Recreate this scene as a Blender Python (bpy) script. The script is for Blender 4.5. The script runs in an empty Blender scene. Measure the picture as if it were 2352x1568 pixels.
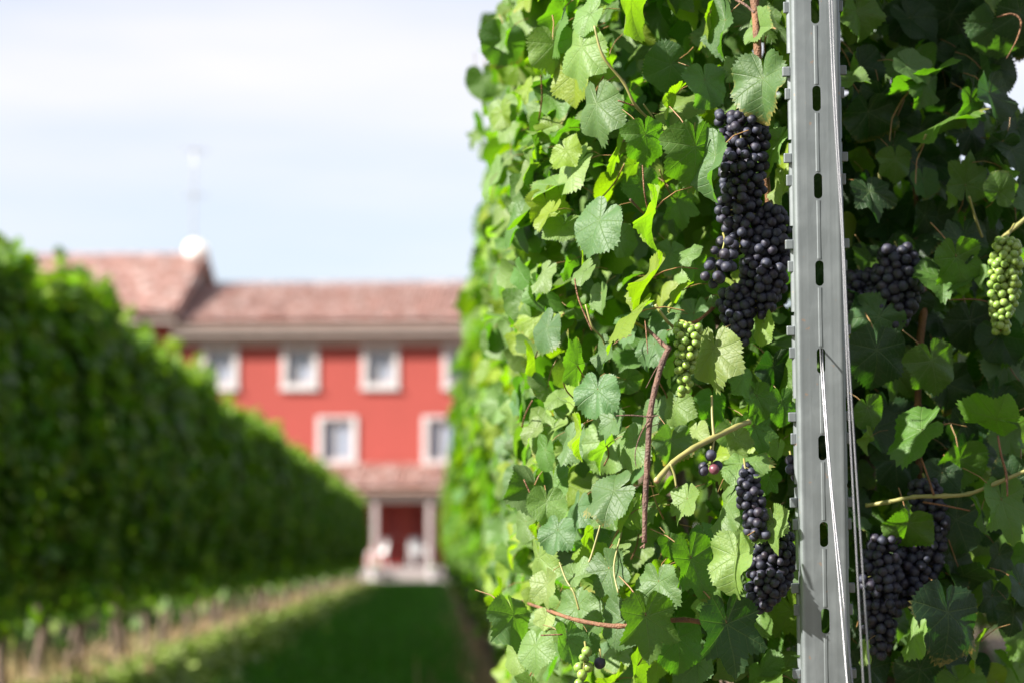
import bpy, bmesh, math, random
import numpy as np
from mathutils import Vector, Matrix, Quaternion
random.seed(7)
RNG = np.random.default_rng(11)
SC = bpy.context.scene
COL = SC.collection
R = math.radians

# ------------------------------------------------------------------ camera, world, sun, exposure
CAM_H = 0.88
cd = bpy.data.cameras.new('camera'); cam = bpy.data.objects.new('camera', cd); COL.objects.link(cam)
cd.sensor_width = 22.7; cd.lens = 50.0; cd.clip_start = 0.05; cd.clip_end = 6000
cam.location = (0, 0, CAM_H)
YAW, PITCH = R(1.92), R(5.47)
cam.rotation_euler = (math.pi / 2 + PITCH, 0, -YAW)
cd.dof.use_dof = True; cd.dof.focus_distance = 2.63; cd.dof.aperture_fstop = 2.8; cd.dof.aperture_blades = 0
SC.camera = cam

SUN_DIR = Vector((-1.0, -0.42, 0.71)).normalized()          # towards the sun
ELEV = math.asin(SUN_DIR.z); AZ = math.atan2(SUN_DIR.x, SUN_DIR.y)
sl = bpy.data.lights.new('sun', 'SUN'); so = bpy.data.objects.new('sun', sl); COL.objects.link(so)
sl.energy = 5.0; sl.angle = R(0.53); sl.color = (1.0, 0.95, 0.87)
so.rotation_euler = (-SUN_DIR).to_track_quat('-Z', 'Y').to_euler()

world = bpy.data.worlds.new('World'); SC.world = world; world.use_nodes = True
wn, wl = world.node_tree.nodes, world.node_tree.links
wn.clear()
wo = wn.new('ShaderNodeOutputWorld'); bg = wn.new('ShaderNodeBackground')
sky = wn.new('ShaderNodeTexSky'); sky.sky_type = 'NISHITA'; sky.sun_disc = False
sky.sun_elevation = ELEV; sky.sun_rotation = AZ % (2 * math.pi)
sky.air_density = 1.0; sky.dust_density = 1.6; sky.ozone_density = 3.0
tc = wn.new('ShaderNodeTexCoord')
mp = wn.new('ShaderNodeMapping'); mp.inputs['Scale'].default_value = (1.2, 2.0, 6.0)
cn = wn.new('ShaderNodeTexNoise'); cn.inputs['Scale'].default_value = 1.3; cn.inputs['Detail'].default_value = 5
cr = wn.new('ShaderNodeValToRGB')
cr.color_ramp.elements[0].position = 0.36; cr.color_ramp.elements[0].color = (0.34, 0.34, 0.34, 1)
cr.color_ramp.elements[1].position = 0.68; cr.color_ramp.elements[1].color = (0.86, 0.86, 0.86, 1)
mx = wn.new('ShaderNodeMix'); mx.data_type = 'RGBA'
mx.inputs['B'].default_value = (5.3, 5.0, 5.0, 1)           # thin white summer cloud
wl.new(tc.outputs['Generated'], mp.inputs['Vector']); wl.new(mp.outputs[0], cn.inputs['Vector'])
wl.new(cn.outputs['Fac'], cr.inputs['Fac']); wl.new(cr.outputs['Color'], mx.inputs['Factor'])
wl.new(sky.outputs['Color'], mx.inputs['A']); wl.new(mx.outputs['Result'], bg.inputs['Color'])
bg.inputs['Strength'].default_value = 0.057
wl.new(bg.outputs[0], wo.inputs['Surface'])

SC.view_settings.view_transform = 'Standard'; SC.view_settings.look = 'None'
SC.view_settings.gamma = 1.0; SC.view_settings.use_curve_mapping = False
SC.view_settings.exposure = 1.95
SC.cycles.use_denoising = True
SC.cycles.max_bounces = 8; SC.cycles.transparent_max_bounces = 8

# ------------------------------------------------------------------ helpers
CR = Matrix.Rotation(-YAW, 3, 'Z') @ Matrix.Rotation(math.pi / 2 + PITCH, 3, 'X')
FPX = 50.0 / 22.7 * 2352.0                                   # focal length in pixels of a 2352-wide picture
def ray(px, py):
    return CR @ Vector(((px - 1176) / FPX, -(py - 784) / FPX, -1.0))
def P(px, py, Y):                                            # a point seen at (px, py) standing Y metres along the row
    d = ray(px, py)
    return Vector((0, 0, CAM_H)) + d * (Y / d.y)
def mpp(Y): return Y / FPX                                   # metres per pixel at that distance

def tag(o, label=None, cat=None, group=None, kind=None):
    if label: o['label'] = label
    if cat: o['category'] = cat
    if group: o['group'] = group
    if kind: o['kind'] = kind
    return o
def empty(name, loc=(0, 0, 0), rz=0):
    o = bpy.data.objects.new(name, None); COL.objects.link(o)
    o.location = loc; o.rotation_euler = (0, 0, rz); o.empty_display_size = 0.1
    return o
def link(name, me, parent=None, mat=None):
    if mat is not None and not me.materials: me.materials.append(mat)
    o = bpy.data.objects.new(name, me); COL.objects.link(o)
    if parent is not None: o.parent = parent
    return o
def tri_mesh(name, V, F, tint=None, uv=None, smooth=True, mi=None):
    V = np.asarray(V, dtype=np.float32); F = np.asarray(F, dtype=np.int32)
    me = bpy.data.meshes.new(name)
    me.vertices.add(len(V)); me.vertices.foreach_set('co', V.ravel())
    me.loops.add(F.size); me.loops.foreach_set('vertex_index', F.ravel())
    n = F.shape[1]
    me.polygons.add(len(F)); me.polygons.foreach_set('loop_start', np.arange(0, F.size, n, dtype=np.int32))
    me.polygons.foreach_set('loop_total', np.full(len(F), n, dtype=np.int32))
    me.polygons.foreach_set('use_smooth', np.full(len(F), smooth, dtype=bool))
    if mi is not None: me.polygons.foreach_set('material_index', np.asarray(mi, dtype=np.int32))
    if tint is not None:
        a = me.attributes.new('tint', 'FLOAT_COLOR', 'POINT')
        t = np.ones((len(V), 4), dtype=np.float32); t[:, :3] = tint
        a.data.foreach_set('color', t.ravel())
    if uv is not None:
        l = me.uv_layers.new(name='leaf')
        l.data.foreach_set('uv', np.asarray(uv, dtype=np.float32)[F.ravel()].ravel())
    me.update(calc_edges=True)
    return me
def tube_arrays(pts, rad, seg=8, cap=True):
    pts = [Vector(p) for p in pts]; n = len(pts)
    V, F = [], []
    up = Vector((0.13, 0.31, 0.94))
    for i, p in enumerate(pts):
        d = (pts[min(i + 1, n - 1)] - pts[max(i - 1, 0)]).normalized()
        if i == 0:
            a = d.cross(up if abs(d.dot(up)) < .95 else Vector((1, 0, 0))).normalized()
        else:
            a = (a - d * a.dot(d)).normalized()
        b = d.cross(a)
        r = rad[i] if hasattr(rad, '__len__') else rad
        for k in range(seg):
            t = 2 * math.pi * k / seg
            V.append(p + (a * math.cos(t) + b * math.sin(t)) * r)
    for i in range(n - 1):
        for k in range(seg):
            q = i * seg + k; q2 = i * seg + (k + 1) % seg
            F.append((q, q2, q2 + seg, q + seg))
    T = []
    for f in F: T += [(f[0], f[1], f[2]), (f[0], f[2], f[3])]
    if cap:
        V.append(pts[0]); V.append(pts[-1]); c0, c1 = len(V) - 2, len(V) - 1
        for k in range(seg):
            T.append((c0, (k + 1) % seg, k)); T.append((c1, (n - 1) * seg + k, (n - 1) * seg + (k + 1) % seg))
    return V, T
def smooth_path(pts, sub=5):
    pts = [Vector(p) for p in pts]
    if len(pts) < 3: return [pts[0].lerp(pts[-1], k / sub) for k in range(sub + 1)]
    out = []
    for i in range(len(pts) - 1):
        p0, p1, p2, p3 = pts[max(i - 1, 0)], pts[i], pts[i + 1], pts[min(i + 2, len(pts) - 1)]
        for k in range(sub):
            t = k / sub
            out.append(0.5 * ((2 * p1) + (p2 - p0) * t + (2 * p0 - 5 * p1 + 4 * p2 - p3) * t * t + (3 * p1 - p0 - 3 * p2 + p3) * t ** 3))
    out.append(pts[-1]); return out
def tube(name, pts, rad, mat, parent=None, seg=8, sub=5, knots=0.0):
    path = smooth_path(pts, sub)
    n = len(path)
    if hasattr(rad, '__len__'):
        rr = list(np.interp(np.linspace(0, len(rad) - 1, n), range(len(rad)), rad))
    else: rr = [rad] * n
    if knots:
        acc = 0
        for i in range(n):
            rr[i] *= 1 + (knots if i % 6 == 0 else 0) + random.uniform(-.06, .06)
    V, T = tube_arrays(path, rr, seg)
    return link(name, tri_mesh(name, V, T), parent, mat)

class MB:                                                    # box collector: one mesh part
    def __init__(s): s.bm = bmesh.new()
    def box(s, x0, x1, y0, y1, z0, z1):
        v = [s.bm.verts.new(c) for c in ((x0,y0,z0),(x1,y0,z0),(x1,y1,z0),(x0,y1,z0),(x0,y0,z1),(x1,y0,z1),(x1,y1,z1),(x0,y1,z1))]
        for f in ((0,3,2,1),(4,5,6,7),(0,1,5,4),(1,2,6,5),(2,3,7,6),(3,0,4,7)): s.bm.faces.new([v[i] for i in f])
        return s
    def poly(s, pts):
        s.bm.faces.new([s.bm.verts.new(p) for p in pts]); return s
    def prism(s, prof, axis, a, b):                          # closed profile extruded along an axis
        def mk(p, t): return {'x': (t, p[0], p[1]), 'y': (p[0], t, p[1]), 'z': (p[0], p[1], t)}[axis]
        A = [s.bm.verts.new(mk(p, a)) for p in prof]; B = [s.bm.verts.new(mk(p, b)) for p in prof]
        n = len(prof)
        s.bm.faces.new(A[::-1]); s.bm.faces.new(B)
        for i in range(n): s.bm.faces.new((A[i], A[(i+1)%n], B[(i+1)%n], B[i]))
        return s
    def build(s, name, mat, parent=None, bevel=0.0):
        bmesh.ops.recalc_face_normals(s.bm, faces=s.bm.faces)
        if bevel: bmesh.ops.bevel(s.bm, geom=list(s.bm.edges), offset=bevel, segments=2, affect='EDGES', profile=.5)
        me = bpy.data.meshes.new(name); s.bm.to_mesh(me); s.bm.free()
        return link(name, me, parent, mat)

# ------------------------------------------------------------------ materials
def mat_new(name):
    m = bpy.data.materials.new(name); m.use_nodes = True
    nt = m.node_tree; nt.nodes.clear()
    out = nt.nodes.new('ShaderNodeOutputMaterial')
    return m, nt, out
class NT:
    def __init__(s, nt): s.nt = nt
    def n(s, t, **kw):
        x = s.nt.nodes.new(t)
        for k, v in kw.items(): setattr(x, k, v)
        return x
    def l(s, a, b): s.nt.links.new(a, b)
    def math(s, op, a, b=None, c=None, clamp=False):
        x = s.n('ShaderNodeMath', operation=op); x.use_clamp = clamp
        for i, v in enumerate((a, b, c)):
            if v is None: continue
            if isinstance(v, (int, float)): x.inputs[i].default_value = v
            else: s.l(v, x.inputs[i])
        return x.outputs[0]
    def mix(s, f, a, b, blend='MIX'):
        x = s.n('ShaderNodeMix', data_type='RGBA', blend_type=blend)
        for k, v in (('Factor', f), ('A', a), ('B', b)):
            if isinstance(v, (int, float)): x.inputs[k].default_value = v
            elif isinstance(v, tuple): x.inputs[k].default_value = (*v, 1) if len(v) == 3 else v
            else: s.l(v, x.inputs[k])
        return x.outputs['Result']
    def noise(s, scale, detail=3, vec=None, rough=.5):
        x = s.n('ShaderNodeTexNoise'); x.inputs['Scale'].default_value = scale
        x.inputs['Detail'].default_value = detail; x.inputs['Roughness'].default_value = rough
        if vec is not None: s.l(vec, x.inputs['Vector'])
        return x.outputs['Fac']
    def ramp(s, f, lo, hi):
        x = s.n('ShaderNodeMapRange'); x.inputs['From Min'].default_value = lo; x.inputs['From Max'].default_value = hi
        s.l(f, x.inputs['Value']); return x.outputs['Result']
ALB = .74
def simple(name, col, rough=.7, var=.25, scale=8.0, metal=0.0, spec=.4, bump=.0, col2=None, coords='Object'):
    col = tuple(c * ALB for c in col); col2 = tuple(c * ALB for c in col2) if col2 else None
    m, nt, out = mat_new(name); g = NT(nt)
    p = g.n('ShaderNodeBsdfPrincipled'); t = g.n('ShaderNodeTexCoord')
    nz = g.noise(scale, 5, t.outputs[coords])
    c2 = col2 or tuple(c * (1 - var) for c in col)
    f = g.ramp(nz, .32, .68)
    g.l(g.mix(f, c2, col), p.inputs['Base Color'])
    p.inputs['Roughness'].default_value = rough; p.inputs['Metallic'].default_value = metal
    p.inputs['Specular IOR Level'].default_value = spec
    if bump:
        b = g.n('ShaderNodeBump'); b.inputs['Strength'].default_value = bump; b.inputs['Distance'].default_value = .01
        g.l(g.noise(scale * 6, 4, t.outputs[coords]), b.inputs['Height']); g.l(b.outputs[0], p.inputs['Normal'])
    g.l(p.outputs[0], out.inputs['Surface'])
    return m

def leaf_material(name, veins, source, trans=.38, tmul=(2.4, 3.0, .32)):
    m, nt, out = mat_new(name); g = NT(nt)
    if source == 'object':
        oi = g.n('ShaderNodeObjectInfo'); tint = oi.outputs['Color']; rnd = oi.outputs['Random']
    else:
        at = g.n('ShaderNodeAttribute', attribute_name='tint'); tint = at.outputs['Color']; rnd = g.n('ShaderNodeNewGeometry').outputs['Random Per Island']
    geo = g.n('ShaderNodeNewGeometry'); tcx = g.n('ShaderNodeTexCoord')
    p = g.n('ShaderNodeBsdfPrincipled'); tr = g.n('ShaderNodeBsdfTranslucent')
    blot = g.noise(26.0 if source == 'object' else 9.0, 4, tcx.outputs['Object'])
    col = g.mix(g.ramp(blot, .35, .75), tint, g.mix(1.0, tint, (1.25, 1.12, .85), 'MULTIPLY'))
    under = g.mix(.35, col, (.09, .125, .06))
    col = g.mix(geo.outputs['Backfacing'], col, under)
    tcol = g.mix(1.0, tint, tmul, 'MULTIPLY')
    if veins:
        uv = g.n('ShaderNodeUVMap', uv_map='leaf'); sx = g.n('ShaderNodeSeparateXYZ'); g.l(uv.outputs[0], sx.inputs[0])
        x, y = sx.outputs[0], sx.outputs[1]
        th = g.math('ARCTAN2', x, y)
        r = g.math('SQRT', g.math('ADD', g.math('MULTIPLY', x, x), g.math('MULTIPLY', y, y)))
        w = R(51)
        rel = g.math('SUBTRACT', g.math('FLOORED_MODULO', g.math('ADD', th, w / 2 + 4 * w), w), w / 2)
        al = g.math('MULTIPLY', r, g.math('COSINE', rel)); pe = g.math('MULTIPLY', r, g.math('ABSOLUTE', g.math('SINE', rel)))
        wid = g.math('SUBTRACT', .021, g.math('MULTIPLY', r, .014))
        v1 = g.math('SUBTRACT', 1.0, g.math('DIVIDE', pe, wid), clamp=True)
        st = g.math('FRACT', g.math('MULTIPLY', g.math('SUBTRACT', al, g.math('MULTIPLY', pe, .75)), 6.5))
        st = g.math('ABSOLUTE', g.math('SUBTRACT', st, .5))
        v2 = g.math('MULTIPLY', g.math('SUBTRACT', 1.0, g.math('DIVIDE', st, .07), clamp=True), .55)
        vein = g.math('MAXIMUM', v1, v2)
        col = g.mix(g.math('MULTIPLY', vein, .28), col, (.18, .25, .09))
        tcol = g.mix(g.math('MULTIPLY', vein, .35), tcol, (.12, .2, .02))
        # dry brown spots and edges
        sp = g.noise(75.0, 2, tcx.outputs['Object'])
        spot = g.math('MULTIPLY', g.math('GREATER_THAN', sp, .74), g.math('GREATER_THAN', g.math('ADD', rnd, 0), .55))
        col = g.mix(g.math('MULTIPLY', spot, .75), col, (.16, .08, .03))
        edge = g.math('MULTIPLY', g.ramp(g.math('ADD', r, g.math('MULTIPLY', blot, .5)), 1.02, 1.22), g.ramp(rnd, .80, .92), clamp=True)
        col = g.mix(g.math('MULTIPLY', edge, .8), col, (.26, .20, .05)); tcol = g.mix(edge, tcol, (.30, .20, .03))
        bl = g.n('ShaderNodeTexVoronoi'); bl.inputs['Scale'].default_value = 16.0; g.l(uv.outputs[0], bl.inputs['Vector'])
        hgt = g.math('SUBTRACT', g.math('MULTIPLY', bl.outputs['Distance'], -.5), vein)
        b = g.n('ShaderNodeBump'); b.inputs['Strength'].default_value = .45; b.inputs['Distance'].default_value = .0016
        g.l(hgt, b.inputs['Height']); g.l(b.outputs[0], p.inputs['Normal']); g.l(b.outputs[0], tr.inputs['Normal'])
    g.l(col, p.inputs['Base Color']); g.l(tcol, tr.inputs['Color'])
    ro = g.math('ADD', .55, g.math('MULTIPLY', geo.outputs['Backfacing'], .3)); g.l(ro, p.inputs['Roughness'])
    p.inputs['Specular IOR Level'].default_value = .42 if veins else .22
    ms = g.n('ShaderNodeMixShader'); ms.inputs[0].default_value = trans
    g.l(p.outputs[0], ms.inputs[1]); g.l(tr.outputs[0], ms.inputs[2]); g.l(ms.outputs[0], out.inputs['Surface'])
    return m
M = {}
M['leaf'] = leaf_material('vine leaf', True, 'object')
M['leafmass'] = leaf_material('vine foliage', False, 'attr', .30)
M['leafnear'] = leaf_material('near vine foliage', True, 'attr', .36)
M['straw'] = leaf_material('dry straw', False, 'attr', .25, (1.0, .95, .85))
M['weed'] = leaf_material('weed leaves', False, 'attr', .25, (1.6, 2.0, .5))
M['petiole'] = simple('petiole', (.22, .20, .06), .5, col2=(.25, .09, .04), scale=30)
M['cane'] = simple('brown cane bark', (.25, .115, .05), .65, col2=(.12, .055, .028), scale=60, bump=.5)
M['deadcane'] = simple('dead cane', (.17, .09, .06), .7, col2=(.08, .045, .035), scale=60, bump=.5)
M['greencane'] = simple('green shoot', (.30, .27, .09), .5, col2=(.22, .22, .07), scale=45)
M['trunk'] = simple('vine trunk bark', (.20, .14, .10), .9, col2=(.09, .065, .05), scale=25, bump=.9)
M['cut'] = simple('cut wood', (.45, .30, .16), .7, scale=80)
def grape_material(name, a, bcol, bloom, lo, hi, rough, sss=0.0):
    m, nt, out = mat_new(name); g = NT(nt); p = g.n('ShaderNodeBsdfPrincipled')
    t = g.n('ShaderNodeTexCoord'); oi = g.n('ShaderNodeObjectInfo')
    v = g.n('ShaderNodeVectorMath', operation='ADD'); g.l(t.outputs['Object'], v.inputs[0]); 
    mlt = g.n('ShaderNodeVectorMath', operation='SCALE'); g.l(oi.outputs['Location'], mlt.inputs[0]); mlt.inputs['Scale'].default_value = 37.
    g.l(mlt.outputs[0], v.inputs[1])
    base = g.mix(oi.outputs['Random'], a, bcol)
    f = g.ramp(g.noise(1.6, 5, v.outputs[0], .6), lo, hi)
    base = g.mix(g.math('MULTIPLY', f, .75), base, bloom)
    g.l(base, p.inputs['Base Color']); p.inputs['Specular IOR Level'].default_value = .38
    g.l(g.math('ADD', rough, g.math('MULTIPLY', f, .25)), p.inputs['Roughness'])
    if sss:
        p.inputs['Subsurface Weight'].default_value = sss; p.inputs['Subsurface Scale'].default_value = .006
        p.inputs['Subsurface Radius'].default_value = (.8, 1.0, .3)
    g.l(p.outputs[0], out.inputs['Surface']); return m
M['black_grape'] = grape_material('black grape', (.006, .006, .013), (.013, .007, .013), (.048, .058, .096), .36, .80, .50)
M['green_grape'] = grape_material('green grape', (.12, .205, .032), (.165, .235, .036), (.20, .27, .10), .4, .8, .3, .35)
M['red_grape'] = grape_material('reddish grape', (.10, .018, .022), (.08, .015, .03), (.16, .08, .10), .35, .8, .3)
M['rachis'] = simple('grape stalk', (.24, .26, .06), .55, col2=(.2, .14, .05), scale=60)

# ------------------------------------------------------------------ the ground
ROWS = {'far_left': -5.17, 'left': -2.37, 'right': 0.435, 'far_right': 3.24}
def ground_material():
    m, nt, out = mat_new('vineyard ground'); g = NT(nt); p = g.n('ShaderNodeBsdfPrincipled')
    t = g.n('ShaderNodeTexCoord'); s = g.n('ShaderNodeSeparateXYZ'); g.l(t.outputs['Object'], s.inputs[0])
    # bare strip under every row of vines, 2.8 m apart
    d = g.math('ABSOLUTE', g.math('SUBTRACT', g.math('FLOORED_MODULO', g.math('ADD', s.outputs[0], 2.37 + 1.4), 2.803), 1.4))
    n1 = g.noise(1.1, 6, t.outputs['Object']); n2 = g.noise(14., 5, t.outputs['Object'])
    dd = g.math('ADD', d, g.math('MULTIPLY', g.math('SUBTRACT', n1, .5), .5))
    strip = g.ramp(dd, .85, .45)
    grass = g.mix(n2, (0.0165, 0.0450, 0.0075), (0.0413, 0.0750, 0.0165))
    soil = g.mix(n2, (0.0900, 0.0675, 0.0488), (0.2400, 0.1875, 0.1350))
    g.l(g.mix(strip, grass, soil), p.inputs['Base Color']); p.inputs['Roughness'].default_value = .95
    p.inputs['Specular IOR Level'].default_value = .1
    b = g.n('ShaderNodeBump'); b.inputs['Strength'].default_value = .8; b.inputs['Distance'].default_value = .05
    g.l(n2, b.inputs['Height']); g.l(b.outputs[0], p.inputs['Normal'])
    g.l(p.outputs[0], out.inputs['Surface']); return m
gm = MB(); S_ = 3000
gm.poly([(-S_, -S_, 0), (S_, -S_, 0), (S_, S_, 0), (-S_, S_, 0)])
tag(gm.build('ground', ground_material()), kind='structure')

# ------------------------------------------------------------------ the red house
HX, HY, HR = P(772, 1280, 80).x, 80.0, R(-5)
M['red'] = simple('red stucco', (.335, .056, .044), .85, col2=(.31, .052, .040), scale=.8)
M['white'] = simple('white plaster', (.56, .53, .53), .8, var=.1, scale=2)
M['pillar'] = simple('pale pillar plaster', (.42, .36, .35), .8, var=.12, scale=3)
M['cornice'] = simple('cornice plaster', (.36, .28, .27), .8, var=.1, scale=2)
M['soffit'] = simple('grey wood soffit', (.46, .38, .35), .8, var=.2, scale=3)
M['pane'] = simple('window glass', (.24, .31, .42), .06, var=.2, scale=1, spec=.8)  # pale blue base paints the sky's reflection into the panes
M['frame'] = simple('grey window frame', (.44, .42, .43), .6, var=.1, scale=4)
M['door'] = simple('dark red door', (.33, .03, .025), .5, var=.15, scale=6)
M['terrace'] = simple('terrace stone', (.30, .26, .25), .8, var=.2, scale=3)
M['plastic'] = simple('white plastic', (.82, .82, .82), .4, var=.04, scale=4)
M['galv'] = simple('galvanised mast', (.45, .46, .47), .45, metal=.6, scale=6)
def tile_material():
    m, nt, out = mat_new('terracotta tiles'); g = NT(nt); p = g.n('ShaderNodeBsdfPrincipled')
    at = g.n('ShaderNodeAttribute', attribute_name='tint'); t = g.n('ShaderNodeTexCoord')
    g.l(g.mix(g.noise(3., 5, t.outputs['Object']), at.outputs['Color'], g.mix(.4, at.outputs['Color'], (.42, .34, .31))), p.inputs['Base Color'])
    p.inputs['Roughness'].default_value = .85; g.l(p.outputs[0], out.inputs['Surface']); return m
M['tiles'] = tile_material()
def wall_plate(xs, zs, holes, y0, y1, name, mat, parent):
    """front wall with real openings: cells of a grid, minus the holes, with reveals"""
    xs = sorted(set(xs + [h[0] for h in holes] + [h[1] for h in holes])); zs = sorted(set(zs + [h[2] for h in holes] + [h[3] for h in holes]))
    inh = lambda x, z: any(h[0] < x < h[1] and h[2] < z < h[3] for h in holes)
    m = MB(); solid = {}
    for i in range(len(xs) - 1):
        for k in range(len(zs) - 1):
            solid[i, k] = not inh((xs[i] + xs[i+1]) / 2, (zs[k] + zs[k+1]) / 2)
    for (i, k), s in solid.items():
        a, b, c, d = xs[i], xs[i+1], zs[k], zs[k+1]
        if s:
            m.poly([(a, y0, c), (b, y0, c), (b, y0, d), (a, y0, d)]); m.poly([(a, y1, c), (a, y1, d), (b, y1, d), (b, y1, c)])
            for di, dk, q in ((-1, 0, ((a,y0,c),(a,y0,d),(a,y1,d),(a,y1,c))), (1, 0, ((b,y0,c),(b,y1,c),(b,y1,d),(b,y0,d))),
                              (0, -1, ((a,y0,c),(a,y1,c),(b,y1,c),(b,y0,c))), (0, 1, ((a,y0,d),(b,y0,d),(b,y1,d),(a,y1,d)))):
                if not solid.get((i + di, k + dk), False): m.poly(q)
    bmesh.ops.remove_doubles(m.bm, verts=m.bm.verts, dist=.0005)
    return m.build(name, mat, parent)
def roof_tiles(parent, x0, x1, ya, za, yb, zb, seed):
    """barrel tiles from the eave (ya, za) up to the ridge (yb, zb), each one its own half pipe"""
    rg = np.random.default_rng(seed); L = math.hypot(yb - ya, zb - za); dy, dz = (yb - ya) / L, (zb - za) / L
    pw, pl = .21, .40; nc, nr = int((x1 - x0) / pw), int(L / pl)
    V, F, T = [], [], []
    for c in range(nc):
        for r in range(nr + 1):
            s0, s1 = r * pl - .04, min(r * pl + pl + .02, L); xc = x0 + (c + .5) * pw + rg.normal(0, .006)
            b0 = len(V); lift0, lift1 = .10 + rg.uniform(0, .02), .055
            col = np.array(random.choice([(.48, .23, .18), (.54, .31, .26), (.36, .15, .11), (.68, .50, .45), (.50, .27, .23), (.30, .14, .11)])) * rg.uniform(.8, 1.15)
            for s, lf in ((s0, lift0), (s1, lift1)):
                for q in range(5):
                    a = math.pi * q / 4; ox, oh = -math.cos(a) * pw * .52, math.sin(a) * pw * .42
                    h = lf + oh - .05
                    V.append((xc + ox, ya + dy * s - dz * h, za + dz * s + dy * h)); T.append(col * .8)
            for q in range(4): F += [(b0+q, b0+q+1, b0+q+6), (b0+q, b0+q+6, b0+q+5)]
    o = link('roof_tiles', tri_mesh('roof_tiles', V, F, np.array(T)), parent, M['tiles']); o['kind'] = 'stuff'
    return o
DZ = .16
house = tag(empty('house', (HX, HY, DZ), HR), 'red stuccoed farmhouse with pale tiled roof and white window surrounds beyond the vines', 'house')
K = 80.0 / FPX
hx = lambda px: (px - 772) * K / math.cos(HR)
hz = lambda py: CAM_H - DZ + (1280 - py) * K
UPW = [hx(500), hx(685), hx(870), hx(1056)]; LOW = [hx(530), hx(772), hx(1014)]
holes = [(c - .46, c + .46, hz(882), hz(804)) for c in UPW] + [(c - .52, c + .52, hz(1058), hz(964)) for c in LOW]
DOORS = [(hx(886), hx(914)), (hx(950), hx(968))]
holes += [(a, b, .42, 2.55) for a, b in DOORS]
X0, X1, ZT = -5.85, 9.5, hz(797)
wall_plate([X0, X1], [-.3, ZT], holes, 0, .35, 'wall', M['red'], house)
MB().box(X1 - .35, X1, .36, 9, -.3, ZT).build('side_wall', M['red'], house)
MB().box(X0, X1, 9.01, 9.3, -.3, ZT).build('back_wall', M['red'], house)
MB().box(X0 + .01, X1 - .36, 3.2, 3.4, 0, ZT - .01).build('inner_wall', M['soffit'], house)
MB().prism([(-.02, ZT + .003), (-.16, ZT + .05), (-.16, ZT + .14), (-.30, ZT + .24), (-.30, ZT + .34), (-.02, ZT + .34)], 'x', X0, X1 + .2).build('cornice', M['cornice'], house)
EZ, RZ = hz(752), 10.85
MB().prism([(-.62, EZ - .16), (-.70, EZ - .12), (-.74, EZ), (-.60, EZ), (-.60, EZ - .14)], 'x', X0, X1 + .4).build('gutter', M['soffit'], house)
MB().box(X0, X1 + .3, -.60, -.01, ZT + .37, EZ - .05).build('soffit', M['soffit'], house)
rf = MB().prism([(-.66, EZ), (4.6, RZ), (9.9, EZ), (9.9, EZ + .1), (4.6, RZ + .1), (-.66, EZ + .1)], 'x', X0 + .02, X1 + .35).build('roof', M['tiles'], house)
at = rf.data.attributes.new('tint', 'FLOAT_COLOR', 'POINT')
at.data.foreach_set('color', np.tile(np.array([.38, .2, .15, 1], dtype=np.float32), len(rf.data.vertices)))
roof_tiles(rf, X0 + .03, X1 + .3, -.70, EZ + .10, 4.6, RZ + .12, 3)
def window(cx, z0, z1, hw, sw):
    """white surround standing proud of the wall, grey casements and two panes set back in the opening"""
    a, b = cx - hw, cx + hw
    m = MB(); y0 = -.07
    m.box(a - sw, a, y0, .0, z0 - sw, z1 + sw * .55); m.box(b, b + sw, y0, .0, z0 - sw, z1 + sw * .55)
    m.box(a, b, y0, .0, z1, z1 + sw * .55); m.box(a, b, y0 - .03, .0, z0 - sw, z0)
    w = m.build('window', M['white'], house)
    t = .12
    f = MB(); f.box(a, a + t, .14, .20, z0, z1); f.box(b - t, b, .14, .20, z0, z1); f.box(a + t, b - t, .14, .20, z1 - t, z1); f.box(a + t, b - t, .14, .20, z0, z0 + t)
    f.box(cx - t * .5, cx + t * .5, .142, .198, z0 + t, z1 - t)
    f.build('frame', M['frame'], w)
    for u, v in ((a + t, cx - t * .5), (cx + t * .5, b - t)):
        MB().box(u, v, .165, .175, z0 + t, z1 - t).build('pane', M['pane'], w)
    MB().box(a - sw - .04, b + sw + .04, -.14, -.072, z0 - sw - .03, z0 - sw + .05).build('sill', M['white'], w)
for c in UPW: window(c, hz(882), hz(804), .46, .20)
for c in LOW: window(c, hz(1058), hz(964), .52, .20)
for a, b in DOORS:
    d = MB().box(a + .003, b - .003, .12, .17, .43, 2.545).build('door', M['door'], house)
    MB().box(b - .10, b - .06, .07, .12, 1.40, 1.52).build('handle', M['galv'], d)
# porch
PX0, PX1, PD = hx(690), 9.3, 2.6
pr = MB().prism([(-.02, 3.84), (-.02, 3.94), (-PD - .35, 3.04), (-PD - .35, 2.95)], 'x', PX0 - .3, PX1).build('porch_roof', M['tiles'], house)
at = pr.data.attributes.new('tint', 'FLOAT_COLOR', 'POINT')
at.data.foreach_set('color', np.tile(np.array([.38, .2, .15, 1], dtype=np.float32), len(pr.data.vertices)))
roof_tiles(pr, PX0 - .28, PX1 - .02, -PD - .38, 3.06, -.03, 3.96, 5)
MB().box(PX0 - .1, PX1 - .1, -PD - .12, -PD + .14, 2.62, 2.95).build('porch_beam', M['soffit'], house)
for px in (PX0 + .2, hx(864) + .25, hx(984) + .25, 6.6, 9.0):
    q = MB().box(px - .09, px + .09, -PD - .08, -PD + .10, .45, 2.615).build('pillar', M['pillar'], house, .02)
MB().box(PX0 - .5, PX1 + .4, -PD - .7, -.002, -.3, .42).build('terrace', M['terrace'], house)
MB().box(PX0 + .3, PX1 - 2, -PD - 1.1, -PD - .704, -.3, .22).build('terrace_step', M['terrace'], house)
MB().box(PX0 - .4, PX1, -PD - 2.3, -PD - 1.104, -.3, 0).build('landing', M['terrace'], house)
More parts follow.
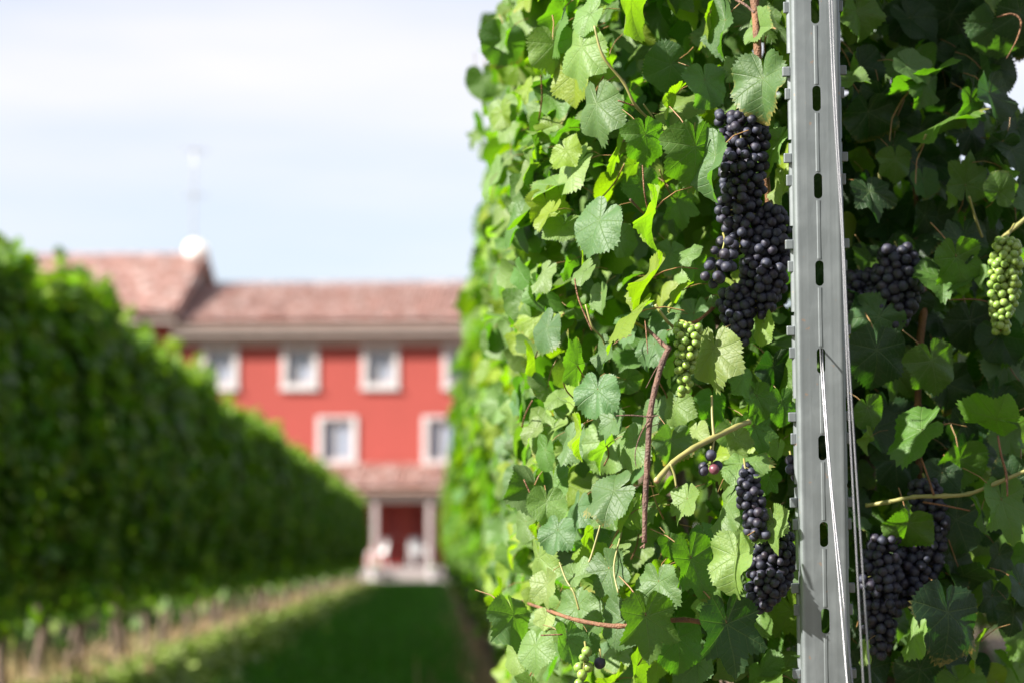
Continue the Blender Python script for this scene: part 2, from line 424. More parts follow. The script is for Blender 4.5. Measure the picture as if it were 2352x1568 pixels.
# taller wing on the left
W = tag(empty('house_wing', (HX, HY, DZ), HR), 'taller house wing with its own tiled roof left of the red house', 'house')
WX0, WX1 = hx(-20), X0 - .03
WEZ, WRZ = 9.25, 12.0
wall_plate([WX0, WX1], [-.3, WEZ - .3], [(hx(210) - .45, hx(210) + .45, 6.4, 7.9)], -.25, .12, 'wall', M['red'], W)
MB().prism([(.13, -.3), (9.4, -.3), (9.4, WEZ - .3), (4.6, WRZ - .14), (.13, WEZ - .28)], 'x', WX1 - .35, WX1).build('gable_wall', M['soffit'], W)
MB().prism([(.13, -.3), (9.4, -.3), (9.4, WEZ - .3), (4.6, WRZ - .14), (.13, WEZ - .28)], 'x', WX0, WX0 + .35).build('gable_wall', M['red'], W)
MB().box(WX0, WX1, 9.41, 9.7, -.3, WEZ - .3).build('back_wall', M['red'], W)
MB().box(WX0, WX1 + .2, -.85, -.255, WEZ - .28, WEZ - .08).build('soffit', M['soffit'], W)
wr = MB().prism([(-.95, WEZ - .05), (4.6, WRZ), (10.0, WEZ - .05), (10.0, WEZ + .06), (4.6, WRZ + .11), (-.95, WEZ + .06)], 'x', WX0 - .3, WX1 + .32).build('roof', M['tiles'], W)
at = wr.data.attributes.new('tint', 'FLOAT_COLOR', 'POINT')
at.data.foreach_set('color', np.tile(np.array([.38, .2, .15, 1], dtype=np.float32), len(wr.data.vertices)))
roof_tiles(wr, WX0 - .28, WX1 + .3, -1.0, WEZ + .06, 4.6, WRZ + .13, 4)
wc = hx(210)
w = MB().box(wc - .7, wc - .45, -.32, -.25, 6.2, 8.1).box(wc + .45, wc + .7, -.32, -.25, 6.2, 8.1).box(wc - .45, wc + .45, -.32, -.25, 7.9, 8.1).box(wc - .45, wc + .45, -.33, -.25, 6.2, 6.4).build('window', M['white'], W)
MB().box(wc - .449, wc + .449, -.06, -.04, 6.401, 7.899).build('pane', M['pane'], w)
# satellite dish and aerial on the ridge of the wing
dp = house.matrix_basis @ Vector((-5.90, 3.9, WRZ + .10))
dish = tag(empty('satellite_dish', dp), 'white satellite dish on the roof ridge of the taller wing', 'satellite dish')
V, T = [], []
for i in range(7):
    for k in range(24):
        r = .52 * i / 6; a = 2 * math.pi * k / 24; V.append((r * math.cos(a), .30 * r * r / .27 - .25, r * math.sin(a) * 1.05))
for i in range(6):
    for k in range(24):
        q, q2 = i * 24 + k, i * 24 + (k + 1) % 24; T += [(q, q2, q2 + 24), (q, q2 + 24, q + 24)]
nV = len(V); V += [(x, y + .015, z) for x, y, z in V]; T += [(c + nV, b + nV, a + nV) for a, b, c in T]
for k in range(24):
    q, q2 = 144 + k, 144 + (k + 1) % 24; T += [(q, q + nV, q2 + nV), (q, q2 + nV, q2)]
o = link('reflector', tri_mesh('reflector', [(x, -y * -1, z) for x, y, z in V], T), dish, M['plastic']); o.rotation_euler = (R(28), 0, R(-25))
tube('mast', [(0, .12, -.9), (0, .12, -.2), (0, .02, 0)], .03, M['galv'], dish)
tube('feed_arm', [(0, -.2, -.45), (-.1, -.55, -.25)], .015, M['galv'], dish)
MB().box(-.14, -.06, -.62, -.5, -.29, -.21).build('receiver', M['frame'], dish)
ap = house.matrix_basis @ Vector((-6.15, 4.6, WRZ + .1))
an = tag(empty('television_aerial', ap), 'tall thin television aerial rising behind the satellite dish', 'aerial')
tube('mast', [(0, 0, 0), (0, 0, 4.2)], .04, M['galv'], an)
for z, wd in ((4.0, .55), (2.3, .4)):
    bo = tube('boom', [(-.5, -.03, z), (.5, -.03, z)], .018, M['galv'], an)
    for k in range(6):
        tube('element', [(-.45 + .18 * k, -.03 - wd * (.7 + .05 * k), z), (-.45 + .18 * k, -.03 + wd * (.7 + .05 * k), z)], .008, M['galv'], bo, seg=5)
# terrace furniture
def chair(loc, rz, label):
    c = tag(empty('garden_chair', loc, rz), label, 'chair', 'white chairs on the terrace')
    MB().box(-.24, .24, -.25, .22, .41, .45).build('seat', M['plastic'], c, .012)
    b = MB(); b.prism([(.20, .46), (.24, .46), (.36, .95), (.32, .96)], 'x', -.22, .22); b.build('backrest', M['plastic'], c, .008)
    for sx in (-1, 1):
        MB().box(sx*.24-.03, sx*.24+.03, -.26, .26, .63, .665).build('armrest', M['plastic'], c, .01)
        for sy in (-1, 1):
            m = MB(); m.prism([(sy*.24-.025, 0), (sy*.24+.025, 0), (sy*.21+.025, .63 if sy < 0 else .405), (sy*.21-.025, .63 if sy < 0 else .405)], 'x', sx*.24-.02, sx*.24+.02); m.build('leg', M['plastic'], c)
HM = Matrix.Translation((HX, HY, DZ)) @ Matrix.Rotation(HR, 4, 'Z')
chair(HM @ Vector((hx(962) + .12, -1.9, .421)), R(20), 'white garden chair on the terrace right of the dark red door')
chair(HM @ Vector((hx(872) + .1, -1.75, .421)), R(-60), 'white garden chair on the terrace beside the porch pillar left of the dark red door')
def pot(loc, r, h, label):
    t = tag(empty('flower_pot', loc), label, 'flower pot', 'pale pots at the terrace edge')
    prof = [(r*.62, 0), (r*.95, h*.85), (r, h*.86), (r, h), (r*.85, h), (r*.8, h*.8)]
    V, T = [], []
    for i, (rr, z) in enumerate(prof):
        for k in range(16): V.append((rr*math.cos(k*math.pi/8), rr*math.sin(k*math.pi/8), z))
    for i in range(len(prof)-1):
        for k in range(16):
            q, q2 = i*16+k, i*16+(k+1)%16; T += [(q,q2,q2+16),(q,q2+16,q+16)]
    c = len(V); V.append((0,0,h*.8)); T += [(c, 80+k, 80+(k+1)%16) for k in range(16)]
    link('pot', tri_mesh('pot', V, T), t, M['white'])
    V, T = [], []
    for k in range(60):
        a, e, L = random.uniform(0, 6.28), random.uniform(.3, 1.4), random.uniform(.1, .3)
        d = Vector((math.cos(a)*math.cos(e), math.sin(a)*math.cos(e), math.sin(e))); s = d.cross(Vector((0,0,1))).normalized() * .03
        b = len(V); V += [Vector((0,0,h*.8)) + d*L*.4, Vector((0,0,h*.8)) + d*L*.7 + s, Vector((0,0,h*.8)) + d*L, Vector((0,0,h*.8)) + d*L*.7 - s]; T += [(b,b+1,b+2),(b,b+2,b+3)]
    o = link('plant', tri_mesh('plant', V, T, np.tile((.07,.16,.04), (len(V),1))), t, M['leafmass']); o['kind'] = 'stuff'
pot(HM @ Vector((hx(868) + .35, -PD - 1.45, 0)), .24, .42, 'pale flower pot left in front of the terrace step')
pot(HM @ Vector((hx(996) + .35, -PD - 1.5, 0)), .28, .40, 'wider pale flower pot right in front of the terrace step')

# ------------------------------------------------------------------ vine leaves
def leaf_outline(th, prof, nteeth, tooth, ph):
    a = np.abs(np.degrees(th))
    r = np.interp(a, prof[0], prof[1])
    saw = np.abs(((th / (2*np.pi) * nteeth + ph) % 1.0) - .5) * 2
    fade = np.clip((172 - a) / 20, 0, 1)
    return r * (1 - tooth * saw * fade)
PROFS = [([0,22,50,76,104,135,160,172,180], [1.0,.90,.92,.80,.80,.70,.62,.46,.10]),
         ([0,24,50,78,106,138,160,172,180], [1.0,.80,.90,.70,.76,.64,.58,.44,.08]),
         ([0,25,51,78,104,138,162,174,180], [1.02,.62,.88,.56,.70,.60,.55,.40,.06]),
         ([0,20,48,76,104,135,158,172,180], [.95,.92,.93,.88,.84,.74,.60,.40,.08])]
NORM = 1.0 / 1.62
def leaf_mesh(name, prof, fold, droop, cup, wave, seed, n=97, rings=(.28, .55, .8, 1.0), teeth=46, tooth=.11, petiole=True):
    rg = np.random.default_rng(seed)
    th = np.linspace(-np.pi * .995, np.pi * .995, n)
    ro = leaf_outline(th, prof, teeth, tooth, rg.uniform()) * (1 + .05 * np.sin(th * 2 + rg.uniform(0, 6)) + .03 * np.sin(th * 5 + rg.uniform(0, 6)))
    V = [(0, 0)]
    for f in rings:
        sm = ro if f > .9 else np.interp(np.arange(n), np.arange(0, n, 8), ro[::8]) * (1 if f > .9 else .99)
        for j in range(n): V.append((sm[j] * f * math.sin(th[j]), sm[j] * f * math.cos(th[j])))
    V = np.array(V); x, y = V[:, 0], V[:, 1]; rr = np.hypot(x, y); ang = np.arctan2(x, y)
    asym = rg.uniform(-.12, .12)
    z = fold * np.abs(x) * (1 + asym * np.sign(x)) - droop * (y - .2) * np.abs(y - .2) - cup * rr ** 2 \
        + wave * rr ** 2 * np.sin(ang * rg.integers(3, 5) + rg.uniform(0, 6)) + wave * .45 * rr ** 3 * np.sin(ang * 9 + rg.uniform(0, 6)) \
        + .03 * np.sin(5 * x + rg.uniform(0, 6)) * np.sin(5 * y + rg.uniform(0, 6))
    # ribs sunk into the blade
    w = R(51); rel = (ang + 4.5 * w) % w - w / 2; z -= .007 * np.exp(-((rr * np.sin(rel)) / .05) ** 2) * (rr > .05)
    co = np.stack([x, y, z], 1); uv = V.copy(); F = []
    for j in range(n - 1): F.append((0, 1 + j + 1, 1 + j))
    for k in range(len(rings) - 1):
        a, b = 1 + k * n, 1 + (k + 1) * n
        for j in range(n - 1): F += [(a + j, a + j + 1, b + j + 1), (a + j, b + j + 1, b + j)]
    mi = [0] * len(F)
    co = list(map(tuple, co)); uv = list(map(tuple, uv))
    if petiole:
        sx = rg.uniform(-.25, .25); path = [(0, -.02, -.012), (sx * .2, -.28, -.10), (sx * .7, -.6, -.30), (sx, -.85, -.62)]
        b0 = len(co)
        for (px, py, pz), r in zip(path, (.022, .018, .018, .024)):
            for k in range(4): co.append((px + r * math.cos(k * 1.571), py, pz + r * math.sin(k * 1.571))); uv.append((5, 5))
        for k in range(4): F.append((0, b0 + k, b0 + (k + 1) % 4)); mi.append(1)
        for s in range(3):
            for k in range(4):
                q, q2 = b0 + s * 4 + k, b0 + s * 4 + (k + 1) % 4; F += [(q, q2, q2 + 4), (q, q2 + 4, q + 4)]; mi += [1, 1]
    co = np.array(co) * NORM; co[:, 2] -= 0
    me = tri_mesh(name, co, F, uv=np.array(uv), mi=mi)
    me.materials.append(M['leaf']); me.materials.append(M['petiole'])
    return me
LEAVES = []
for i in range(22):
    rg = random.Random(100 + i)
    LEAVES.append(leaf_mesh('leaf', PROFS[i % 4], rg.choice([.05, .12, .22, .34, -.06]), rg.uniform(-.05, .32), rg.uniform(-.14, .24), rg.uniform(.06, .24), 200 + i))
TINT = {'g': (.063, .142, .020), 'b': (.068, .138, .048), 'y': (.138, .220, .014), 'l': (.115, .200, .050), 'd': (.016, .050, .013), 'p': (.155, .235, .075)}  # the d tint is darkened to paint shade onto the shaded leaves
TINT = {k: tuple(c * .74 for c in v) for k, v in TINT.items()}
def jitter(t, rnd, a=.18):
    k = 1 + rnd.uniform(-a, a); h = rnd.uniform(-.10, .10)
    return (t[0] * k * (1 + h), t[1] * k, t[2] * k * (1 - h), 1)
LR = random.Random(5)
CAMP = Vector((0, 0, CAM_H))
def orient(center, L, W, tip, kind, rnd):
    """leaf axes from its outline: length L along the tip direction, width W across it; the side it is tilted to decides how the sun meets it"""
    v = (center - CAMP).normalized()
    rt = v.cross(Vector((0, 0, 1))).normalized(); up = rt.cross(v)
    S = max(L, W); t = rt * math.cos(R(tip)) + up * math.sin(R(tip)); s = t.cross(-v).normalized()
    best = None
    a0 = math.degrees(math.acos(min(1, max(.15, W / S)))); b0 = math.degrees(math.acos(min(1, max(.15, L / S))))
    for sa in (-1, 1):
        for sb in (-1, 1):
            for da in (-12, 0, 13, 26):
                for db in (-12, 0, 13, 26):
                    A, B = R(sa * abs(a0 + da)), R(sb * abs(b0 + db))
                    q = Quaternion(t, A) @ Quaternion(s, B)
                    n = q @ (-v); d = n.dot(SUN_DIR)
                    sc = {'s': -d, 't': d, 'd': abs(d + .02)}[kind] + .0035 * (abs(da) + abs(db)) + rnd.uniform(0, .05)
                    if best is None or sc < best[0]: best = (sc, q)
    q = best[1]; Yv = q @ t; n = q @ (-v); Xv = Yv.cross(n)
    back = (kind == 't')
    if back: n = -n; Xv = Yv.cross(n)
    return Matrix((Xv, Yv, n)).transposed().to_4x4(), S
def place_leaf(parent, px, py, L, W, tip, kind, tint, Y, var=None, rnd=LR, k=1.13):
    c = P(px, py, Y); m4, S = orient(c, L, W, tip, kind, rnd)
    S = S * mpp(Y) * k
    o = bpy.data.objects.new('leaf', LEAVES[var if var is not None else rnd.randrange(len(LEAVES))]); COL.objects.link(o)
    o.parent = parent
    o.matrix_world = Matrix.Translation(c) @ m4 @ Matrix.Translation((0, -.17 * S, 0)) @ Matrix.Scale(S, 4)
    o.color = jitter(TINT[tint], rnd)
    return o
def free_leaf(parent, c, nrm, size, tint, rnd, spin=None):
    n = Vector(nrm).normalized(); t = Vector((rnd.gauss(0, .5), rnd.gauss(0, .3), -1)); t = (t - n * t.dot(n)).normalized()
    x = t.cross(n)
    o = bpy.data.objects.new('leaf', LEAVES[rnd.randrange(len(LEAVES))]); COL.objects.link(o); o.parent = parent
    o.matrix_world = Matrix.Translation(c) @ Matrix((x, t, n)).transposed().to_4x4() @ Matrix.Scale(size, 4)
    o.color = jitter(TINT[tint], rnd); return o

# simple lobed leaf for the mass of foliage
def mass_template():
    pts = []
    for a, r in ((-172,.40),(-150,.62),(-105,.80),(-78,.64),(-50,.92),(-24,.72),(0,1.0),(24,.72),(50,.92),(78,.64),(105,.80),(150,.62),(172,.40)):
        pts.append((r*math.sin(R(a)), r*math.cos(R(a)), .16*r*abs(math.sin(R(a))) - .18*r*r*max(0, math.cos(R(a)))))
    V = np.array([(0, 0, 0)] + pts) * NORM
    F = [(0, k + 1, k) for k in range(1, len(pts))]
    return V, np.array(F)
TV, TF = mass_template()
def near_template():
    th = np.linspace(-np.pi * .99, np.pi * .99, 41); r = leaf_outline(th, PROFS[1], 20, .13, .2)
    inn = [(0, 0, 0)] + [(.5*q*math.sin(t), .5*q*math.cos(t), .15*q*abs(math.sin(t))) for t, q in zip(th, r)]
    out = [(q*math.sin(t), q*math.cos(t), .34*q*abs(math.sin(t)) - .34*q*q*max(0, math.cos(t)) + .07*math.sin(4*t+1)) for t, q in zip(th, r)]
    F = [(0, j + 2, j + 1) for j in range(40)]
    for j in range(40): F += [(1+j, 2+j, 43+j), (1+j, 43+j, 42+j)]
    return np.array(inn + out) * NORM, np.array(F)
NV, NF = near_template()
def leaf_mass(pos, nrm, size, tint, rg, name='foliage', TV=TV, TF=TF, mat='leafmass'):
    """one mesh of many lobed leaves"""
    n = len(pos); nrm = nrm / np.linalg.norm(nrm, axis=1, keepdims=True)
    t = np.stack([rg.normal(0, .6, n), rg.normal(0, .6, n), -np.ones(n)], 1)
    t -= nrm * np.sum(t * nrm, 1, keepdims=True); t /= np.linalg.norm(t, axis=1, keepdims=True)
    x = np.cross(t, nrm); k = len(TV)
    V = pos[:, None, :] + size[:, None, None] * (TV[None, :, 0:1] * x[:, None, :] + TV[None, :, 1:2] * t[:, None, :] + TV[None, :, 2:3] * nrm[:, None, :] * (rg.choice([-1, 1], (n, 1, 1), p=[.3, .7]) * rg.uniform(.5, 1.7, (n, 1, 1))))
    F = (TF[None] + (np.arange(n) * k)[:, None, None]).reshape(-1, 3)
    me = tri_mesh(name, V.reshape(-1, 3), F, np.repeat(tint, k, 0), uv=np.tile(TV[:, :2] / NORM, (n, 1)), smooth=True)
    me.materials.append(M[mat]); return me
def tints(n, rg, mixw=(.45, .2, .15, .2)):
    keys = ['g', 'b', 'y', 'l']; base = np.array([TINT[k] for k in keys])[rg.choice(4, n, p=mixw)]
    return base * rg.uniform(.75, 1.25, (n, 1)) * np.array([1, 1, 1]) * (1 + rg.normal(0, .06, (n, 3)))
def canopy(n, rg, hw=.29, z0=.70, z1=2.49, ln=.95, end=False):
    """leaf positions on and in the hedge-shaped canopy of one vine, around (0, 0)"""
    y = rg.uniform(-ln / 2 - .06, ln / 2 + .06, n); u = rg.uniform(0, 1, n)
    pos = np.zeros((n, 3)); nr = np.zeros((n, 3))
    bump = lambda yy, zz, q: .06 * np.sin(yy * 7 + q) * np.sin(zz * 6 + 2 * q) + .04 * np.sin(yy * 13 + zz * 11 + q)
    z = z0 + (z1 - z0) * rg.uniform(0, 1, n) ** .9
    shell = np.where(rg.uniform(0, 1, n) < .72, 1 - np.abs(rg.normal(0, .10, n)), rg.uniform(0, .9, n))
    side = np.where(rg.uniform(0, 1, n) < .5, -1., 1.)
    zz = (z - z0) / (z1 - z0); prof = np.clip(1.05 - 1.25 * np.abs(zz - .50) ** 2.3 * 3.2, .25, 1.05)
    pos[:, 0] = side * (hw * prof * shell + bump(y, z, side * 1.7)); pos[:, 1] = y; pos[:, 2] = z
    nr[:, 0] = side * 1.0; nr[:, 1] = -.35; nr[:, 2] = .45
    top = u < .16
    pos[top, 0] = rg.uniform(-hw * .75, hw * .75, top.sum()); pos[top, 2] = z1 + rg.normal(-.06, .08, top.sum()) + .06 * np.sin(y[top] * 6); nr[top] = (0, 0, 1)
    bot = u > .96
    pos[bot, 0] = rg.uniform(-hw * .8, hw * .8, bot.sum()); pos[bot, 2] = z0 + rg.normal(-.05, .10, bot.sum())
    nr += rg.normal(0, .55, (n, 3))
    return pos, nr
VINE_MESH = []
for k in range(4):
    rg = np.random.default_rng(50 + k); n = 2500
    pos, nr = canopy(n, rg)
    # a few shoots waving above the hedge
    sh = []
    for s in range(4):
        bx, by, hh = rg.uniform(-.2, .2), rg.uniform(-.45, .45), rg.uniform(.1, .32)
        for q in range(7): sh.append((bx + rg.normal(0, .035), by + rg.normal(0, .035), 2.44 + hh * q / 6))
    sh = np.array(sh); pos = np.concatenate([pos, sh]); nr = np.concatenate([nr, rg.normal(0, 1, (len(sh), 3)) + (0, 0, .6)])
    n = len(pos)
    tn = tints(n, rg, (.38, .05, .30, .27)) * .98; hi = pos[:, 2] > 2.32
    tn[hi] = tints(hi.sum(), rg, (.15, .05, .5, .3)) * 1.1  # top leaves younger and yellower, also lightened to paint sunlight on the hedge top
    VINE_MESH.append(leaf_mass(pos, nr, rg.uniform(.07, .135, n), tn, rg))
TRUNKS = []
for k in range(3):
    rg = random.Random(70 + k)
    pts = [Vector((0, 0, -.15))] + [Vector((rg.uniform(-.03, .03), rg.uniform(-.03, .03), z)) for z in (.2, .42, .65, .95, 1.25)]
    V, T = tube_arrays(smooth_path(pts, 4), list(np.interp(np.linspace(0, 1, 21), [0, .1, .5, 1], [.05, .034, .028, .012])), 8)
    me = tri_mesh('trunk', V, T); me.materials.append(M['trunk']); TRUNKS.append(me)
def far_vine(x, y, k, label, group, sx=1, sz=1.0):
    v = tag(empty('grapevine', (x, y, 0), 0 if k % 2 else math.pi), label, 'grapevine', group)
    v.scale = (sx, 1, sz)
    o = link('foliage', VINE_MESH[(k * 7 + k // 3) % 4], v); o['kind'] = 'stuff'
    link('trunk', TRUNKS[(k * 5) % 3], v)
    return v
rv = random.Random(9)
for k in range(64):
    y = 8.2 + .93 * k
    far_vine(ROWS['left'] + rv.uniform(-.08, .08), y, k, 'grapevine in the shaded hedge-like row left of the grass path', 'vines in the row left of the path', rv.uniform(.82, 1.10), (.99 + .03 * math.sin(y * .9) + rv.uniform(-.03, .04)) * (.985 if y > 12.5 else .95)).location.z = .03
for k in range(64):
    y = 5.75 + .93 * k
    far_vine(ROWS['right'] + rv.uniform(-.03, .03), y, k + 2, 'grapevine farther back in the sunlit row right of the grass path', 'farther vines in the row behind the steel post', rv.uniform(.74, .84), rv.uniform(.97, 1.02))
for k in range(34):
    far_vine(ROWS['far_left'], 9 + 1.3 * k, k + 1, 'grapevine in the next row, glimpsed under the left-hand row', 'vines in the next row to the left', .95, .70).location.z = -.36
for k in range(16):
    far_vine(ROWS['far_right'], 9.5 + .95 * k, k, 'grapevine in the next row, glimpsed through gaps at the right edge', 'vines in the next row to the right')

# ------------------------------------------------------------------ grass and weeds
def blades(name, xs, ys, h, w, col, rg, lean=.5, seg=2):
    n = len(xs); a = rg.uniform(0, 2 * np.pi, n); ld = rg.normal(0, lean, (n, 2)) * h[:, None]
    b = np.stack([xs, ys, np.full(n, -.01)], 1); s = np.stack([np.cos(a), np.sin(a), np.zeros(n)], 1) * w[:, None]
    mid = b + np.stack([ld[:, 0] * .4, ld[:, 1] * .4, h * .6], 1); tip = b + np.stack([ld[:, 0], ld[:, 1], h], 1)
    V = np.stack([b - s, b + s, mid + s * .8, mid - s * .8, tip], 1).reshape(-1, 3)
    F = (np.array([(0, 1, 2), (0, 2, 3), (3, 2, 4)])[None] + (np.arange(n) * 5)[:, None, None]).reshape(-1, 3)
    return tri_mesh(name, V, F, np.repeat(col, 5, 0))
rg = np.random.default_rng(21)
def ypow(n): return 13 + 56 * rg.uniform(0, 1, n) ** 1.9
n = 60000; ys = ypow(n); xs = rg.uniform(-1.75, .25, n)
c = np.array([(.040, .120, .017)]) * rg.uniform(.6, 1.6, (n, 1)) * (1 + rg.normal(0, .1, (n, 3)))
g1 = link('grass', blades('grass', xs, ys, rg.uniform(.03, .10, n) * (1 + ys / 50), rg.uniform(.003, .007, n) * (1 + ys / 18), c, rg), None, M['leafmass'])
tag(g1, 'short green grass of the path between the rows', 'grass', kind='stuff')
n = 20000; ys = ypow(n); xs = np.where(rg.uniform(0, 1, n) < .9, rg.normal(-2.38, .27, n), rg.normal(.40, .2, n))
pal = np.array([(.38, .28, .16), (.29, .20, .13), (.42, .33, .20), (.24, .165, .11), (.15, .16, .07)]); c = pal[rg.integers(0, 5, n)] * rg.uniform(.7, 1.25, (n, 1))
g2 = link('dry_grass', blades('dry_grass', xs, ys, rg.uniform(.04, .17, n) * (1 + 1.4 * (rg.uniform(0, 1, n) > .94)), rg.uniform(.003, .007, n) * (1 + ys / 18), c, rg, .4), None, M['straw'])
tag(g2, 'dry straw-coloured grass along the foot of the vines', 'grass', kind='stuff')
n = 12000; ys = ypow(n); xs = rg.normal(-1.88, .22, n); pos = np.stack([xs, ys, rg.uniform(.01, .17, n)], 1)
wd = link('weeds', leaf_mass(pos, rg.normal(0, .45, (n, 3)) + (0, 0, 1), rg.uniform(.03, .085, n) * (1 + ys / 60), np.array([(.18, .24, .075)]) * rg.uniform(.6, 1.3, (n, 1)), rg, 'weeds', mat='weed'))
tag(wd, 'light green broad-leaved weeds in the sunlit strip left of the path', 'weeds', kind='stuff')

#@@NEAR@@
# ------------------------------------------------------------------ the steel end post with its wires
def steel_material():
    m, nt, out = mat_new('galvanised steel'); g = NT(nt); p = g.n('ShaderNodeBsdfPrincipled')
    t = g.n('ShaderNodeTexCoord'); mp_ = g.n('ShaderNodeMapping'); mp_.inputs['Scale'].default_value = (60, 60, 2.2); g.l(t.outputs['Object'], mp_.inputs['Vector'])
    streak = g.noise(1.0, 5, mp_.outputs[0]); blot = g.noise(30., 5, t.outputs['Object'])
    c = g.mix(g.ramp(streak, .3, .7), (.132, .148, .154), (.165, .183, .190))
    c = g.mix(g.math('MULTIPLY', g.ramp(blot, .45, .7), .35), c, (.22, .24, .245))
    rust = g.math('MULTIPLY', g.math('GREATER_THAN', g.noise(90., 4, t.outputs['Object']), .69), .4)
    c = g.mix(rust, c, (.30, .17, .09))
    g.l(c, p.inputs['Base Color']); p.inputs['Metallic'].default_value = .6
    g.l(g.math('ADD', .38, g.math('MULTIPLY', blot, .25)), p.inputs['Roughness'])
    b = g.n('ShaderNodeBump'); b.inputs['Strength'].default_value = .25; b.inputs['Distance'].default_value = .002
    g.l(g.math('ADD', streak, blot), b.inputs['Height']); g.l(b.outputs[0], p.inputs['Normal'])
    g.l(p.outputs[0], out.inputs['Surface']); return m
M['steel'] = steel_material()
M['wire'] = simple('bright wire', (.24, .24, .25), .40, var=.1, scale=60, metal=.9)
TOPP, BOTP = P(1872, 0, 2.505), P(1898.5, 1568, 2.60)
ax = (TOPP - BOTP).normalized()
# post frame: z up the post, y into the row, x across the face
zx = ax; xx = Vector((.995, -.095, 0)); xx = (xx - zx * xx.dot(zx)).normalized(); yy = zx.cross(xx)
s_ground = (0 - BOTP.z) / ax.z
origin = BOTP + ax * s_ground
post = tag(empty('trellis_post', origin), 'galvanised steel trellis post with oval slots at the end of the row', 'post')
post.matrix_world = Matrix.Translation(origin) @ Matrix((xx, yy, zx)).transposed().to_4x4()
bpy.context.view_layer.update()
def along(py):                                              # distance up the post of the point seen at row py
    lo, hi = 0, 3
    for _ in range(40):
        m_ = (lo + hi) / 2; w = origin + zx * m_; d = CR.inverted() @ (w - CAMP); yv = 784 - (d.y / -d.z) * FPX * -1 * -1
        yv = 784 - FPX * d.y / -d.z
        if yv > py: lo = m_
        else: hi = m_
    return lo
SLOT0 = along(1081 / 1.306); PITCH_S = (along(296 / 1.306) - SLOT0) / 3
FW, FD, TH = .0275, .040, .0022
ZT0, ZB0 = 2.40, -.35
bm = bmesh.new()
prof = []
for a in range(0, 91, 18): prof.append((FW - .005 + .005 * math.sin(R(a)), .005 - .005 * math.cos(R(a))))
side = [(.0125, 0), (.0150, .00006), (.0195, .00006), (.0210, 0)] + prof + [(FW, FD), (FW - .009, FD)]
ks = range(int((ZB0 - SLOT0) / PITCH_S), int((ZT0 - SLOT0) / PITCH_S) + 1)
lev = [SLOT0 + (k - .5) * PITCH_S for k in ks] + [SLOT0 + (ks[-1] + .5) * PITCH_S]
for sg in (-1, 1):
    prev = None
    for z in lev:
        row = [bm.verts.new((sg * x, y, z)) for x, y in side]
        if prev:
            for i in range(len(row) - 1):
                f = (prev[i], prev[i+1], row[i+1], row[i]); bm.faces.new(f if sg > 0 else f[::-1])
        prev = row
for k in ks:
    zc = SLOT0 + k * PITCH_S; hw, hl, hh = .0048, .0145, PITCH_S / 2
    inner, outer = [], []
    for q in range(32):
        t = 2 * math.pi * q / 32
        c, s = math.cos(t), math.sin(t)
        inner.append((hw * c, (hl - hw) * (1 if s > 0 else -1 if s < -1e-9 else 0) + hw * s))
        kx, kz = .0125 / max(abs(c), 1e-9), hh / max(abs(s), 1e-9); kk = min(kx, kz)
        if q in (4, 12, 20, 28): outer.append((.0125 * (1 if c > 0 else -1), hh * (1 if s > 0 else -1)))
        else:
            # spread the side points along the strip, the end points along its edge
            if abs(c) > abs(s): outer.append((.0125 * (1 if c > 0 else -1), hh * math.tan(t if abs(t) < 1 else (t - math.pi if c < 0 else t - 2 * math.pi)) * (1 if c > 0 else -1)))
            else: outer.append((.0125 * c / abs(s), hh * (1 if s > 0 else -1)))
    I = [bm.verts.new((x, .0003, zc + z)) for x, z in inner]; I2 = [bm.verts.new((x, TH, zc + z)) for x, z in inner]; O = [bm.verts.new((x, 0, zc + z)) for x, z in outer]
    for q in range(32):
        q2 = (q + 1) % 32
        bm.faces.new((I[q], I[q2], O[q2], O[q])); bm.faces.new((I[q2], I[q], I2[q], I2[q2]))
bmesh.ops.remove_doubles(bm, verts=bm.verts, dist=.00003)
bmesh.ops.recalc_face_normals(bm, faces=bm.faces)
for f in bm.faces: f.smooth = False
me = bpy.data.meshes.new('channel'); bm.to_mesh(me); bm.free()
link('channel', me, post, M['steel'])
for k in ks:                                                # pressed centre rib between the slots
    zc = SLOT0 + (k + .5) * PITCH_S; hl = PITCH_S / 2 - .0165
    m = MB(); m.prism([(-.0024, .0), (-.0013, -.0005), (.0013, -.0005), (.0024, .0)], 'z', zc - hl, zc + hl); m.build('rib', M['steel'], post)
NUB0 = along(469 / 1.306)
for k in range(-8, 11):
    z = NUB0 + k * PITCH_S
    for sg in (-1, 1):
        x = sg * FW
        MB().box(min(x, x + sg * .0092), max(x, x + sg * .0092), .026, .037, z - .0055, z + .0055).build('hook', M['steel'], post, .001)
        MB().box(min(x, x + sg * .0066), max(x, x + sg * .0066), .030, .036, z - .032, z - .019).build('hook', M['steel'], post, .001)
        m = MB(); m.prism([(x, .030), (x + sg * .0026, .0315), (x + sg * .0034, .035), (x + sg * .0026, .0385), (x, .040)], 'z', z - .078, z - .0065 if k % 2 else z + .017); m.build('lip', M['steel'], post)
def wire(pts, label):
    path = smooth_path([P(*p) for p in pts], 8)
    last = path[-1]; d = (last - path[-6]).normalized()
    t = last.z / -d.z; g_ = last + d * t
    path += [last.lerp(g_, q / 4) for q in range(1, 5)]
    V, T = tube_arrays(path, 0.00085, 8)
    o = link('guy_wire', tri_mesh('guy_wire', V, T), None, M['wire']); tag(o, label, 'wire', 'guy wires of the end post')
    return g_
g_ = wire([(1884, 812, 2.570), (1884, 800, 2.553), (1886.5, 850, 2.53), (1897, 1000, 2.50), (1911, 1160, 2.46), (1928, 1350, 2.41), (1946, 1568, 2.36)], 'left strand of the twin wire leaving the oval slot halfway up the post')
